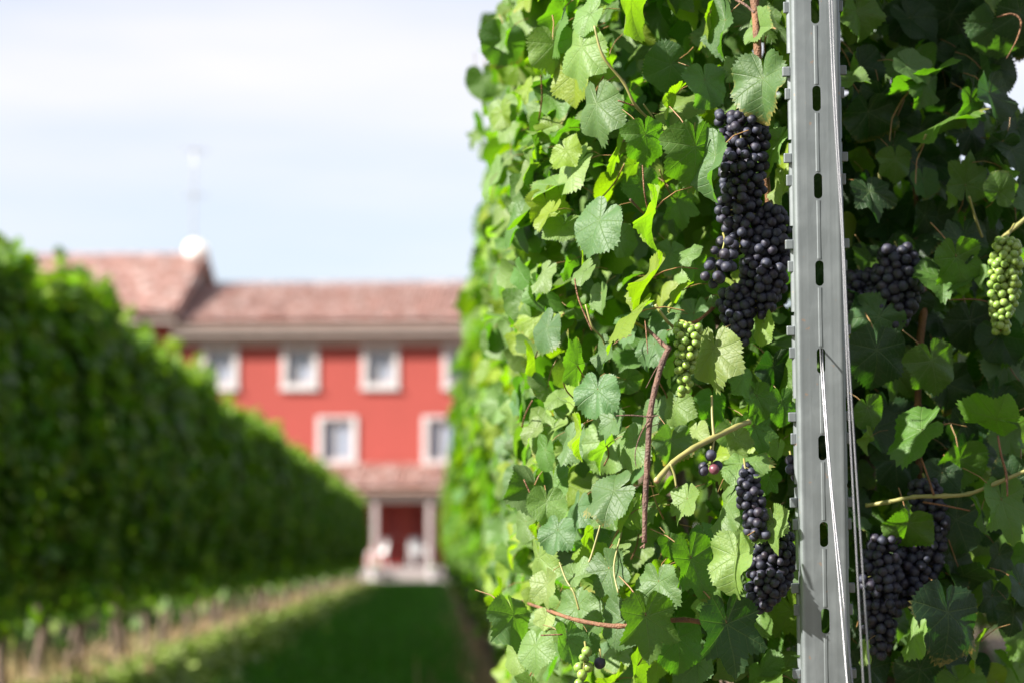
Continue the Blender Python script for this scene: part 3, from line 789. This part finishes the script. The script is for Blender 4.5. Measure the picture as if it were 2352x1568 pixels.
wire([(1888, 812, 2.572), (1889, 801, 2.555), (1891, 850, 2.535), (1901, 1000, 2.505), (1914.5, 1160, 2.465), (1935, 1350, 2.415), (1958, 1568, 2.365)], 'right strand of the twin wire leaving the oval slot halfway up the post')
wire([(1848, -1780, 2.392), (1880, -700, 2.383), (1905, 0, 2.375), (1916, 250, 2.365), (1933, 530, 2.35), (1944, 800, 2.335), (1956, 1060, 2.32), (1983, 1568, 2.29)], 'left strand of the long twin wire running down in front of the right post edge')
wire([(1852, -1780, 2.394), (1885, -700, 2.386), (1911, 0, 2.38), (1921, 250, 2.37), (1936.5, 530, 2.355), (1949, 800, 2.34), (1965, 1060, 2.325), (1999, 1568, 2.295)], 'right strand of the long twin wire running down in front of the right post edge')

# ------------------------------------------------------------------ the near vines
vine_l = tag(empty('grapevine', (.40, 3.25, 0)), 'sunlit grapevine with sharp leaves and black grapes left of the steel post', 'grapevine', 'near vines around the steel post')
vine_r = tag(empty('grapevine', (.60, 3.20, 0)), 'shaded grapevine with dark leaves and grapes right of the steel post', 'grapevine', 'near vines around the steel post')
vine_b = tag(empty('grapevine', (.40, 3.85, 0)), 'slightly blurred bright grapevine just behind the front vine, against the sky', 'grapevine', 'near vines around the steel post')
vine_c = tag(empty('grapevine', (.43, 4.80, 0)), 'blurred bright grapevine two plants behind the steel post', 'grapevine', 'near vines around the steel post')
for v in (vine_l, vine_r, vine_b, vine_c): link('trunk', TRUNKS[0], v)
bpy.context.view_layer.update()
# (x, y, length along the tip, width, tip direction, sun side, tint, distance)
HL = [
 (1748,208,150,138,-83,'s','b',2.56,3), (1749,61,80,96,-20,'s','l',2.60,9), (1523,160,112,108,-150,'d','b',2.70,0), (1330,135,150,96,-85,'s','l',2.66,1),
 (1342,40,95,66,-170,'s','l',2.66,4), (1284,44,112,84,-100,'t','g',2.86,3), (1451,30,150,112,-70,'t','y',2.60,0), (1619,60,125,72,-80,'t','y',2.72,5),
 (1658,75,140,48,-80,'s','b',2.68,8), (1369,267,152,98,-75,'s','b',2.62,1), (1626,205,110,66,-80,'d','b',2.64,7), (1684,154,72,70,60,'s','l',2.66,2),
 (1544,232,96,62,-120,'t','y',2.68,6), (1568,246,112,82,-10,'s','l',2.74,0), (1486,332,116,98,-80,'d','g',2.58,1), (1419,350,122,66,-100,'t','y',2.64,2),
 (1598,369,165,128,-88,'d','g',2.55,1), (1633,385,150,62,-100,'s','b',2.54,3), (1229,267,80,66,-80,'s','l',2.95,2), (1308,400,128,96,-130,'s','p',2.72,0),
 (1222,359,78,50,-160,'t','y',2.95,4), (1144,393,86,30,-110,'s','l',3.30,5), (1154,110,110,90,-100,'d','b',3.20,0), (1776,349,128,66,-95,'s','l',2.60,6),
 (1797,444,98,34,-95,'s','p',2.64,8), (1495,505,136,64,-100,'t','y',2.56,3), (1365,530,140,94,-110,'s','b',2.66,0), (1340,590,96,44,-60,'t','y',2.72,2),
 (1586,579,62,46,30,'s','l',2.66,1), (1480,656,146,52,-135,'t','y',2.57,3), (1429,743,164,54,-140,'t','y',2.54,0), (1556,681,88,52,-130,'t','y',2.62,6),
 (1334,628,72,48,-160,'s','l',2.68,4), (1300,616,66,52,-120,'t','g',2.74,1), (1243,641,86,40,-110,'s','p',2.82,5), (1250,770,108,74,-115,'s','b',2.78,0),
 (1223,605,90,44,-100,'t','y',3.10,3), (1318,815,130,106,130,'t','g',2.64,2), (1389,823,92,52,-110,'s','b',2.66,8), (1369,914,110,104,-85,'s','b',2.60,7),
 (1451,874,64,58,-20,'d','b',2.70,3), (1272,914,62,42,160,'s','l',2.78,0), (1286,945,42,40,-60,'s','l',2.78,1), (1221,995,66,46,-140,'s','p',2.88,3),
 (1638,830,150,112,-80,'s','p',2.53,1), (1542,1027,92,90,-90,'d','b',2.53,3), (1451,1035,112,100,-100,'s','l',2.62,0), (1305,1024,106,52,-100,'s','b',2.68,5),
 (1330,1009,106,36,-100,'t','y',2.62,8), (1403,980,96,62,-90,'s','b',2.66,2), (1553,947,100,72,-70,'s','l',2.66,1), (1597,1002,72,62,-80,'s','p',2.64,0),
 (1710,882,80,42,-80,'d','g',2.64,5), (1746,925,92,80,-60,'d','g',2.66,2), (1694,1020,76,62,-60,'s','l',2.60,1), (1786,1035,54,44,-90,'s','l',2.62,9),
 (1748,758,88,44,-110,'s','l',2.60,4), (1633,696,36,26,-90,'s','b',2.62,1), (1597,626,70,42,-90,'d','g',2.68,3), (1651,667,42,56,-90,'d','g',2.70,0),
 (1256,720,64,50,-100,'t','g',2.90,1), (1330,710,54,34,-10,'d','g',2.74,3), (1513,739,78,50,-150,'s','b',2.72,0), (1440,776,66,54,-90,'s','b',2.72,2),
 (1495,808,104,58,-90,'s','b',2.68,7), (1542,849,88,56,-80,'t','y',2.70,6), (1387,1138,138,118,-165,'s','b',2.58,1), (1570,1164,106,84,-90,'s','l',2.60,2),
 (1662,1178,128,56,-90,'s','l',2.60,5), (1438,1192,78,34,-100,'t','y',2.60,8), (1463,1175,74,36,-100,'t','y',2.62,3), (1276,1233,92,74,-90,'s','b',2.68,7),
 (1203,1213,82,44,-95,'s','l',2.82,4), (1232,1205,66,26,-90,'t','y',2.80,3), (1345,1230,50,36,-120,'t','y',2.66,0), (1335,1318,86,50,-5,'s','p',2.62,8),
 (1404,1330,134,106,-60,'s','b',2.60,2), (1511,1358,116,112,-85,'s','b',2.56,7), (1600,1312,165,142,-70,'d','g',2.56,2), (1684,1302,138,92,-95,'s','l',2.53,3),
 (1487,1446,165,160,-85,'d','g',2.53,2), (1677,1468,190,162,-80,'d','d',2.54,2), (1255,1358,98,80,-75,'s','p',2.66,10), (1252,1424,52,58,-90,'s','p',2.66,9),
 (1186,1440,150,66,-95,'d','b',2.72,5), (1180,1515,80,60,-110,'s','l',2.72,4), (1228,1500,100,76,-80,'s','l',2.66,0), (1310,1489,106,56,-90,'d','b',2.60,12), (1352,1482,58,40,-90,'d','b',2.64,9),
 (1141,1372,80,44,-95,'t','y',3.20,3), (1459,1552,125,90,-90,'t','y',2.58,1), (1407,1268,76,36,170,'s','p',2.68,0), (1777,1220,116,98,-75,'s','l',2.56,10),
 (1722,1060,118,70,-10,'s','l',2.58,1), (1763,1109,68,66,-110,'d','g',2.62,2), (1538,1258,66,54,-80,'d','g',2.66,9), (1785,1285,70,60,-70,'d','b',2.60,2),
 (1630,1245,90,60,-60,'d','g',2.66,1), (1500,960,90,70,-90,'s','b',2.72,4), (1450,390,70,60,-120,'t','y',2.76,6), (1560,300,90,60,-60,'d','g',2.74,2),
 (1400,150,90,70,-60,'t','y',2.80,3), (1440,230,80,66,-110,'t','g',2.82,1), (1580,120,80,60,-80,'t','g',2.84,0), (1690,30,80,60,-60,'d','b',2.80,3), (1420,1440,120,100,-110,'s','b',2.66,4), (1560,1490,130,110,-80,'d','g',2.64,0), (1320,1180,100,80,-100,'s','b',2.72,1), (1740,1000,110,90,-70,'d','g',2.68,2), (1800,940,90,70,-80,'d','g',2.70,0), (1640,940,90,70,-90,'d','g',2.74,1), (1780,860,100,80,-80,'d','d',2.72,3), (1800,620,90,70,-80,'d','g',2.80,0), (1480,440,100,80,-70,'d','g',2.78,0), (1560,480,110,90,-80,'d','g',2.80,2), (1600,800,90,80,-80,'d','d',2.76,1),
 (1290,250,70,54,-90,'s','l',2.98,1), (1240,140,80,60,-110,'t','y',3.10,3), (1190,60,90,70,-80,'s','l',3.25,0), (1265,480,70,56,-100,'t','y',2.92,2),
 (1430,560,80,60,-60,'s','g',2.78,4), (1540,600,90,66,-100,'d','b',2.78,5), (1380,690,80,58,-70,'s','l',2.74,9), (1640,1420,80,60,-90,'d','g',2.62,1),
]
HR_ = [
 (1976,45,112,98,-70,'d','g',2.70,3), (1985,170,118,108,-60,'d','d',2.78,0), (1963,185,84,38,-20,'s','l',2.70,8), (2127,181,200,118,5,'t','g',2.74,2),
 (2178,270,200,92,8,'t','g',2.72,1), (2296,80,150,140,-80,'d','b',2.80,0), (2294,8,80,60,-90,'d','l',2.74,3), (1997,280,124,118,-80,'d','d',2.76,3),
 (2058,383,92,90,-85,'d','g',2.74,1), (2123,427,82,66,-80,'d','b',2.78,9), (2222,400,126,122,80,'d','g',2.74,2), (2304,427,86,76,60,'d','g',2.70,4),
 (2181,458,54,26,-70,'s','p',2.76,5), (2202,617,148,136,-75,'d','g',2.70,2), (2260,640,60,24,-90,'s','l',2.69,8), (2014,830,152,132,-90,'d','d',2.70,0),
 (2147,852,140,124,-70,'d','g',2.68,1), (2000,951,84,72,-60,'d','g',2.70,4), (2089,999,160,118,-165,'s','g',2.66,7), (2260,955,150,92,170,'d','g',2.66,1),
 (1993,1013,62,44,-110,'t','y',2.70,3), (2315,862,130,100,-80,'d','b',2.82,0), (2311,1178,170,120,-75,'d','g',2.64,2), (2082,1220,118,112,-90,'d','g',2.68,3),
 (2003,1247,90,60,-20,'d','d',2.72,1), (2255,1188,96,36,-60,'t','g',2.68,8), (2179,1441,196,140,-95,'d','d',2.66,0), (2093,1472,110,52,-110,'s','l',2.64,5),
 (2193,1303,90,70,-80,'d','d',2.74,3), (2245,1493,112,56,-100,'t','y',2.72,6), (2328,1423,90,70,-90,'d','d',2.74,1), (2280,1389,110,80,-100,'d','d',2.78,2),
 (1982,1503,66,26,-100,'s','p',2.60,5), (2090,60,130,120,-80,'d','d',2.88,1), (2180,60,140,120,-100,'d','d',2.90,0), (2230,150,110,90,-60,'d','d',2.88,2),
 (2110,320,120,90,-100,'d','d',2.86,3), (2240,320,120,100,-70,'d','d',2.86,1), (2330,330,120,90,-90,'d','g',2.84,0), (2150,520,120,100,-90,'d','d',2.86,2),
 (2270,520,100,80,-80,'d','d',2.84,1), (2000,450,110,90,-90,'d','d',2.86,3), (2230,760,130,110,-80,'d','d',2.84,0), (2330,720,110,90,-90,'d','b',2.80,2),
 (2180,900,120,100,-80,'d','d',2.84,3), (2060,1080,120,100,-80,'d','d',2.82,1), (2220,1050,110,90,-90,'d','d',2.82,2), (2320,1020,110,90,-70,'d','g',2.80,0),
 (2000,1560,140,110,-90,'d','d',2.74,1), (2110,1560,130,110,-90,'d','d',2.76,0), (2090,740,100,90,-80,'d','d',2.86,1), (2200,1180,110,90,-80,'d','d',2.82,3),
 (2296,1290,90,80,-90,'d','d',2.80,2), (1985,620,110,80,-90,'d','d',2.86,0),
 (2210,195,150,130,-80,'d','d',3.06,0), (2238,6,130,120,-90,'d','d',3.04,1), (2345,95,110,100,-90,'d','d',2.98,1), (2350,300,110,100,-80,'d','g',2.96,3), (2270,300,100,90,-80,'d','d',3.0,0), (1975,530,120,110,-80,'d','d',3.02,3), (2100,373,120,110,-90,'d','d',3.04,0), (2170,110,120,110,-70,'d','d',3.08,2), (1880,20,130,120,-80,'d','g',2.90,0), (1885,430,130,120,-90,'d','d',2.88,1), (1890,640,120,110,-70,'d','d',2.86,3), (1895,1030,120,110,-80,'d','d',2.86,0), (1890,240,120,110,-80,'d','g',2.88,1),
]
for h in HL: place_leaf(vine_l, *h[:7], h[7] + .06, var=h[8])
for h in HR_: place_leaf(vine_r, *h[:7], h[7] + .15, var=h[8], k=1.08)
# more single leaves between and behind those
fr = random.Random(33)
def filler(parent, n, bx, by, bz, sz, nbias, keys, rnd, ok=None, out=0):
    k = 0
    while k < n:
        c = Vector((rnd.uniform(*bx), rnd.uniform(*by), rnd.uniform(*bz)))
        if out and c.z > 1.1 and rnd.random() < out: c.x = bx[0] - rnd.uniform(0, .010 * c.y)
        if ok and not ok(c): continue
        nv = Vector((nbias[0] + rnd.gauss(0, .5), nbias[1] + rnd.gauss(0, .5), nbias[2] + rnd.gauss(0, .5)))
        free_leaf(parent, c, nv, rnd.uniform(*sz), rnd.choice(keys), rnd); k += 1
def proj(c):
    d = CR.inverted() @ (Vector(c) - CAMP); return 1176 + FPX * d.x / -d.z, 784 - FPX * d.y / -d.z
GRAPEZONE = [(1600, 1840, 260, 800), (1560, 1840, 1050, 1410), (1540, 1640, 740, 905)]
def ok_left(c):
    x, y = proj(c)
    edge = np.interp(y, [0, 500, 1100, 1200, 1400, 1568], [1210, 1225, 1225, 1215, 1185, 1170])
    if x < edge or x > 1850: return False
    return not (any(a - 10 < x < b + 10 and u - 20 < y < v + 10 for a, b, u, v in GRAPEZONE) and c.y < 2.80)
filler(vine_l, 168, (.10, .46), (2.76, 3.04), (.62, 1.61), (.034, .085), (-.6, -.55, .45), 'gggblyyl', fr, ok_left)
def ok_right(c):
    x, y = proj(c)
    return x > 1900 and not (x > 2285 and 130 < y < 260)
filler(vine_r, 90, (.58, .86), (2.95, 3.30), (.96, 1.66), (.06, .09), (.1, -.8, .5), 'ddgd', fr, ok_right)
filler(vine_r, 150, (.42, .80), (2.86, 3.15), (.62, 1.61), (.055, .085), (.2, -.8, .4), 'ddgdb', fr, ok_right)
def ok_b(c):
    x, y = proj(c); return -60 < y < 1640 and x > np.interp(y, [0, 120, 230, 520, 620, 1300], [1165, 1120, 1100, 1062, 1030, 1010])
filler(vine_b, 300, (.12, .24), (3.12, 4.30), (.66, 1.91), (.045, .085), (-.8, -.3, .5), 'gglbyyl', fr, ok_b, .06)
filler(vine_c, 300, (.13, .25), (4.30, 5.30), (.66, 2.16), (.05, .09), (-.8, -.3, .5), 'gglbyyl', fr, ok_b, .06)
# the rest of their crowns
def crown(parent, cx, cy, ln, n, seed, z1=2.49, front=None, hw=.29):
    rg = np.random.default_rng(seed); pos, nr = canopy(n, rg, hw=hw, z0=.64, z1=z1, ln=ln); pos[:, 0] += cx; pos[:, 1] += cy
    pos[:, 0] = np.maximum(pos[:, 0], .15 + .04 * np.sin(pos[:, 1] * 5 + pos[:, 2] * 7))
    keep = np.ones(n, bool)
    for i in range(n):
        if front is not None and pos[i, 1] < front + .35 * abs(pos[i, 0] - cx) and pos[i, 2] < 1.66: keep[i] = False
        x, y = proj(pos[i])
        if x > 2280 and 120 < y < 270: keep[i] = False
        if -80 < y < 1300 and x < np.interp(y, [0, 120, 230, 520, 620, 1300], [1185, 1140, 1115, 1075, 1045, 1020]): keep[i] = False
    pos, nr = pos[keep], nr[keep]; n = len(pos)
    me = leaf_mass(pos - np.array(parent.location), nr, rg.uniform(.045, .085, n), tints(n, rg, (.4, .12, .24, .24)), rg, 'foliage', NV, NF, 'leafnear')
    o = link('foliage', me, parent); o['kind'] = 'stuff'
crown(vine_l, .36, 3.15, .75, 1900, 401, front=2.95, hw=.24)
crown(vine_l, .30, 3.00, .34, 1300, 406, front=2.87, hw=.18)
crown(vine_r, .58, 3.15, .75, 1500, 402, front=3.0, hw=.24)
crown(vine_r, .66, 3.30, .50, 900, 405, front=3.08, hw=.20)
crown(vine_b, .435, 3.80, .95, 1700, 403)
crown(vine_c, .435, 4.80, .95, 1700, 404)

# canes, shoots and tendrils
def cane(name, parent, pts, r_px, mat, knots=.18, seg=8):
    Y = pts[0][2]; rr = [q * .80 * mpp(Y) for q in (r_px if hasattr(r_px, '__len__') else [r_px])]
    back = .12 if parent is vine_r else 0
    w = [P(p[0], p[1], p[2] + back) - Vector(parent.location) for p in pts]
    return tube(name, w, rr if len(rr) > 1 else rr[0], mat, parent, seg, 6, knots)
cane('cane', vine_l, [(1728,-120,2.70),(1733,0,2.68),(1740,110,2.66),(1742,200,2.67),(1752,330,2.70),(1766,470,2.74),(1775,640,2.78)], [11,12,11,10,9,9,9], M['cane'])
cane('cane', vine_l, [(1690,0,2.69),(1712,12,2.68),(1733,30,2.67)], 4, M['deadcane'])
cane('shoot', vine_l, [(1365,60,2.62),(1385,130,2.62),(1432,190,2.63),(1461,245,2.64),(1510,290,2.68),(1560,330,2.72)], [3,4,4,4.5,4,4], M['greencane'])
cane('shoot', vine_l, [(1420,232,2.63),(1461,245,2.64)], 2.4, M['cane'], 0)
cane('shoot', vine_l, [(1478,240,2.64),(1500,270,2.66)], 2.4, M['greencane'], 0)
cane('cane', vine_l, [(1448,735,2.60),(1490,760,2.57),(1522,790,2.56),(1536,800,2.55)], [4,5,6,8], M['deadcane'])
cane('cane', vine_l, [(1537,798,2.55),(1522,830,2.55),(1505,890,2.545),(1493,955,2.54),(1487,1060,2.54),(1482,1150,2.54),(1480,1245,2.54)], [8,8.5,8,9,8,8,6.5], M['deadcane'])
cane('tendril', vine_l, [(1415,954,2.53),(1450,953,2.53),(1490,956,2.53),(1512,953,2.53)], [1.5,2.2,2.5,1.5], M['deadcane'], 0, 6)
cane('tendril', vine_l, [(1493,958,2.53),(1470,1000,2.53),(1459,1040,2.53),(1461,1070,2.53)], [2.5,1.8,1.5,1.2], M['deadcane'], 0, 6)
cane('tendril', vine_l, [(1532,810,2.55),(1505,850,2.56),(1484,890,2.57)], [2.5,1.6,1.2], M['deadcane'], 0, 6)
cane('twig', vine_l, [(1481,735,2.56),(1484,760,2.55),(1488,812,2.55)], [1.2,2.2,1.4], M['cane'], 0, 6)
for i in range(7):
    a = fr.uniform(0, 6.28); cane('tendril', vine_l, [(1481,1225+4*i,2.54),(1481+11*math.cos(a),1230+4*i+8*math.sin(a),2.54-.004*math.sin(a))], [2.4,3], M['deadcane'], 0, 6)
gc = cane('cane', vine_l, [(1720,968,2.60),(1690,980,2.58),(1640,1004,2.56),(1590,1030,2.54),(1545,1062,2.53),(1508,1103,2.515)], [8,8,9,8.5,8,9], M['greencane'])
cane('cut_end', vine_l, [(1509,1102,2.515),(1506.5,1105,2.5135)], [8.2,7.6], M['cut'], 0, 10)
cane('shoot', vine_l, [(1635,908,2.58),(1636,960,2.565),(1640,1002,2.56)], [3.2,3.4,5], M['greencane'], 0)
cane('shoot', vine_l, [(1640,1004,2.56),(1637,1040,2.55),(1636,1075,2.55)], [3,2.6,2.2], M['greencane'], 0)
cane('shoot', vine_l, [(1540,1065,2.52),(1549,1090,2.52),(1553,1116,2.52)], [3.4,3.4,2.8], M['greencane'], 0)
cane('cane', vine_l, [(1200,1380,2.95),(1262,1402,2.72),(1330,1424,2.66),(1420,1437,2.62),(1500,1428,2.62),(1570,1422,2.64),(1640,1428,2.70),(1720,1400,2.90)], [4,5,6,6.5,6.5,6], M['cane'])
cane('shoot', vine_l, [(1242,1458,2.64),(1292,1456,2.64)], [2,2.4], M['cane'], 0)
cane('shoot', vine_l, [(1505,700,2.60),(1530,735,2.60),(1545,750,2.62)], [4.5,5,5], M['greencane'])
cane('shoot', vine_l, [(1560,740,2.66),(1600,738,2.66),(1640,705,2.68)], [3.5,4.5,5.5], M['cane'])
cane('shoot', vine_l, [(1386,1180,2.64),(1360,1270,2.64),(1352,1290,2.64)], [2.5,3.2,3.2], M['greencane'], 0)
cane('shoot', vine_l, [(1203,1100,2.80),(1232,1158,2.80),(1262,1190,2.78)], [2,2.6,3], M['cane'], 0)
cane('shoot', vine_l, [(1476,380,2.66),(1480,440,2.66),(1488,480,2.68)], [2.2,2.6,2.8], M['cane'], 0)
cane('shoot', vine_l, [(1447,458,2.62),(1466,478,2.63),(1480,492,2.65)], [3.4,3.8,3.6], M['deadcane'], 0)
cane('shoot', vine_l, [(1345,700,2.70),(1360,750,2.70),(1385,780,2.72),(1400,830,2.74)], [2.6,3,3,2.6], M['greencane'], 0)
cane('shoot', vine_l, [(1320,640,2.72),(1330,690,2.72),(1360,760,2.72)], [2.2,2.6,2.6], M['cane'], 0)
cane('shoot', vine_l, [(1330,1400,2.66),(1318,1360,2.66),(1300,1330,2.67),(1285,1290,2.68)], [3,2.8,2.6,2.2], M['greencane'], 0)
cane('shoot', vine_l, [(1420,1360,2.62),(1410,1300,2.64),(1428,1220,2.66)], [2.6,2.8,2.6], M['greencane'], 0)
cane('cane', vine_r, [(2100,420,2.92),(2112,540,2.90),(2118,640,2.88),(2120,720,2.86),(2112,800,2.86),(2108,950,2.88),(2112,1100,2.90)], [7,9,11,12,11,10,10], M['cane'])
cane('cane', vine_r, [(2106,548,2.86),(2114,610,2.86),(2122,700,2.86)], [9,8,7], M['deadcane'], .4)
cane('shoot', vine_r, [(1990,1160,2.72),(2040,1152,2.70),(2100,1140,2.69),(2170,1138,2.68),(2225,1133,2.67),(2290,1108,2.66),(2380,1070,2.65)], [6,7,6,7,6,6,6], M['greencane'], .3)
cane('shoot', vine_r, [(2115,1050,2.68),(2130,1090,2.68),(2145,1136,2.68)], [3,3,4], M['cane'], 0)
cane('shoot', vine_r, [(2292,1000,2.66),(2300,1045,2.655),(2311,1088,2.655),(2314,1138,2.64)], [3.4,3.6,4.4,2.4], M['cane'], 0)
cane('shoot', vine_r, [(2120,1152,2.69),(2170,1160,2.68),(2228,1172,2.68)], [3,3,2.4], M['cane'], 0)
cane('shoot', vine_r, [(2127,309,2.72),(2118,330,2.73),(2106,346,2.76)], [4.4,4,4], M['greencane'], 0)
cane('shoot', vine_r, [(2226,452,2.74),(2240,500,2.76),(2256,545,2.78)], [4,4,4.4], M['greencane'], 0)
cane('shoot', vine_r, [(2380,480,2.74),(2335,520,2.74),(2300,548,2.74)], [8,7,6], M['greencane'], .2)
cane('shoot', vine_r, [(2040,370,2.80),(2020,400,2.80),(2035,450,2.80),(2050,480,2.80)], [5,5,5,6], M['greencane'], .2)
cane('shoot', vine_r, [(2290,40,2.74),(2325,33,2.74),(2345,50,2.74),(2336,90,2.74),(2312,135,2.74)], [2.4,3.4,3,2.2,1.4], M['cane'], 0)
cane('shoot', vine_r, [(2165,690,2.74),(2240,688,2.74),(2290,700,2.74)], [2,2.4,2], M['cane'], 0)
cane('shoot', vine_r, [(2060,690,2.80),(2150,640,2.80),(2190,600,2.80)], [5,5,4], M['greencane'], .2)
for i in range(22):                                         # thin leaf stalks and shoots through the near crown
    x, y = fr.uniform(1210, 1800), fr.uniform(0, 1560); Y = fr.uniform(2.66, 2.95); a = fr.uniform(-2.2, -.9); L = fr.uniform(40, 110)
    if any(u < x < v and s < y < t for u, v, s, t in GRAPEZONE): continue
    cane('shoot', vine_l, [(x,y,Y),(x+L*.5*math.cos(a)+fr.uniform(-8,8), y-L*.5*math.sin(a), Y+.03),(x+L*math.cos(a), y-L*math.sin(a), Y+.08)], [fr.uniform(1.6,2.6),2.4,2.8], fr.choice([M['greencane'], M['cane'], M['petiole']]), 0, 5)

# ------------------------------------------------------------------ grapes
def ball():
    bm = bmesh.new(); bmesh.ops.create_uvsphere(bm, u_segments=18, v_segments=12, radius=.5)
    for v in bm.verts:                                      # stalk dimple on top, bloom scar below
        if v.co.z > .48: v.co.z -= .05
        if v.co.z < -.495: v.co.z += .025
        v.co.z *= 1.04
    for f in bm.faces: f.smooth = True
    me = bpy.data.meshes.new('grape'); bm.to_mesh(me); bm.free(); return me
GR = {}
for k in ('black_grape', 'green_grape', 'red_grape'):
    GR[k] = ball(); GR[k].name = 'grape'; GR[k].materials.append(M[k])
def bunch(label, axis, Y, gd, n, mat='black_grape', seed=0, reds=0, group='bunches of grapes', loose=.76, dep=1.0, stalk=None):
    """axis: (px, py, radius px) from the shoulder down to the tip"""
    rnd = random.Random(seed); top = P(axis[0][0], axis[0][1], Y)
    b = tag(empty('grape_bunch', top), label, 'grapes', group)
    W = [P(a[0], a[1], Y) for a in axis]; r = [a[2] * mpp(Y) for a in axis]; d = gd * .93 * mpp(Y); n = int(n * 1.15)
    seg = [(W[i+1] - W[i]).length for i in range(len(W) - 1)]; tot = sum(seg) or 1
    pts = []; tries = 0
    while len(pts) < n and tries < 9000:
        tries += 1
        t = rnd.uniform(0, tot); i = 0
        while i < len(seg) - 1 and t > seg[i]: t -= seg[i]; i += 1
        f = t / seg[i]; c = W[i].lerp(W[i+1], f); R_ = max(r[i] + (r[i+1] - r[i]) * f - d * .45, d * .1)
        a = rnd.uniform(0, 6.283); q = R_ * rnd.uniform(0, 1) ** .38
        p = c + Vector((math.cos(a) * q, math.sin(a) * q * dep, rnd.uniform(-.2, .2) * d))
        if all((p - o).length > d * loose for o, _ in pts): pts.append((p, c))
    for j, (p, c) in enumerate(pts):
        o = bpy.data.objects.new('grape', GR['red_grape' if j < reds else mat]); COL.objects.link(o); o.parent = b
        ax_ = (p - c) + Vector((0, 0, -.4 * d)) ; qd = (-ax_).to_track_quat('Z', 'Y')
        s = d * rnd.choice((1.0, 1.04, .95, .9, 1.06, .98, .78))
        o.matrix_basis = Matrix.Translation(p - top) @ qd.to_matrix().to_4x4() @ Matrix.Diagonal((s, s, s * rnd.uniform(.97, 1.06), 1))
    st = [W[0] + Vector((0, .012, .012))] + W if stalk is None else [P(*stalk)] + W
    tube('stem', [p - top for p in st], [2.8 * mpp(Y), 2.2 * mpp(Y), 1.6 * mpp(Y)], M['rachis'], b, 6)
    # short stalks to the berries
    V, T = [], []
    for p, c in pts[:]:
        if rnd.random() < .6:
            v, t = tube_arrays([c - top + Vector((0, 0, .3 * d)), (c.lerp(p, .5)) - top + Vector((0, 0, .25 * d)), p - top], 1.0 * mpp(Y), 4, False)
            T += [(a_ + len(V), b_ + len(V), c_ + len(V)) for a_, b_, c_ in t]; V += v
    if V:
        o = link('pedicels', tri_mesh('pedicels', V, T), b, M['rachis']); o['kind'] = 'stuff'
    return b
bpy.context.view_layer.update()
BG = 'black grapes left of the post'
bunch('long black grape bunch hanging under the heart-shaped leaf left of the post', [(1705,262,66),(1702,320,70),(1706,400,62),(1700,480,60),(1700,575,42)], 2.66, 25.2, 208, seed=1)
bunch('thick black grape bunch touching the post below the long one', [(1775,480,42),(1765,560,62),(1755,640,62),(1742,725,34)], 2.665, 26.2, 157, seed=2)
bunch('small loose black side bunch showing its green stalks, left of the thick bunch', [(1664,556,34),(1652,600,46),(1640,645,38)], 2.62, 28.5, 15, seed=3, loose=.92)
bunch('shaded black grape bunch hanging lowest of the upper group, beside the green bunch', [(1690,665,44),(1690,720,48),(1692,785,34)], 2.67, 25.2, 66, seed=4)
bunch('small bright green bunch of unripe grapes beside the dead brown cane', [(1582,748,36),(1578,800,34),(1574,850,26),(1570,900,18)], 2.59, 19.7, 56, 'green_grape', seed=5, loose=.84, stalk=(1560,735,2.62))
bunch('handful of dark grapes with one reddish berry below the cut green shoot', [(1636,1048,22),(1632,1072,34),(1630,1082,30)], 2.55, 27.5, 7, seed=6, reds=1, loose=.9)
bunch('narrow black grape bunch left of the lower post, upper part lit by the sun', [(1712,1075,26),(1722,1130,34),(1735,1190,38),(1745,1230,34)], 2.63, 24.2, 69, seed=7)
bunch('wide black grape bunch in deep shade beside the lower post', [(1772,1190,40),(1776,1270,62),(1764,1350,56),(1745,1395,30)], 2.66, 25.2, 141, seed=8)
bunch('four black grapes peeping out at the left edge of the post', [(1818,1058,18),(1820,1090,22)], 2.62, 27.5, 4, seed=12, loose=.9)
bunch('big dark grape bunch in shade right of the post, level with the pale green bunch', [(2060,575,44),(2060,640,70),(2050,700,68),(2040,765,36)], 2.92, 27.8, 174, seed=9)
bunch('dark grape bunch directly against the right edge of the post', [(1975,630,36),(1972,690,44),(1970,750,30)], 2.94, 26.8, 56, seed=13)
bunch('large pale green bunch of unripe grapes at the right picture edge', [(2312,552,34),(2310,610,46),(2305,690,40),(2298,762,24)], 2.82, 21.2, 129, 'green_grape', seed=10, stalk=(2330,515,2.84))
bunch('long dark grape bunch under the round leaf right of the wires', [(2125,1108,44),(2140,1200,48),(2110,1290,60),(2085,1390,44)], 2.87, 25.8, 166, seed=11)
bunch('dark grape bunch behind the wires with bluish berries at its tip', [(2030,1235,40),(2020,1320,58),(2020,1420,48),(2020,1500,30)], 2.84, 25.8, 149, seed=14)
bunch('tiny half-ripe grape bunch of green berries low at the picture bottom', [(1345,1498,20),(1340,1540,26),(1338,1575,20)], 2.60, 24.5, 11, 'green_grape', seed=15, loose=.88)
bunch('three black grapes beside the tiny green bunch at the picture bottom', [(1380,1515,16),(1384,1532,20)], 2.61, 29.5, 4, seed=16, loose=.9)
bunch('few black grapes half hidden behind the big leaf left of centre', [(1575,1272,22),(1582,1295,24)], 2.68, 24.5, 9, seed=17)
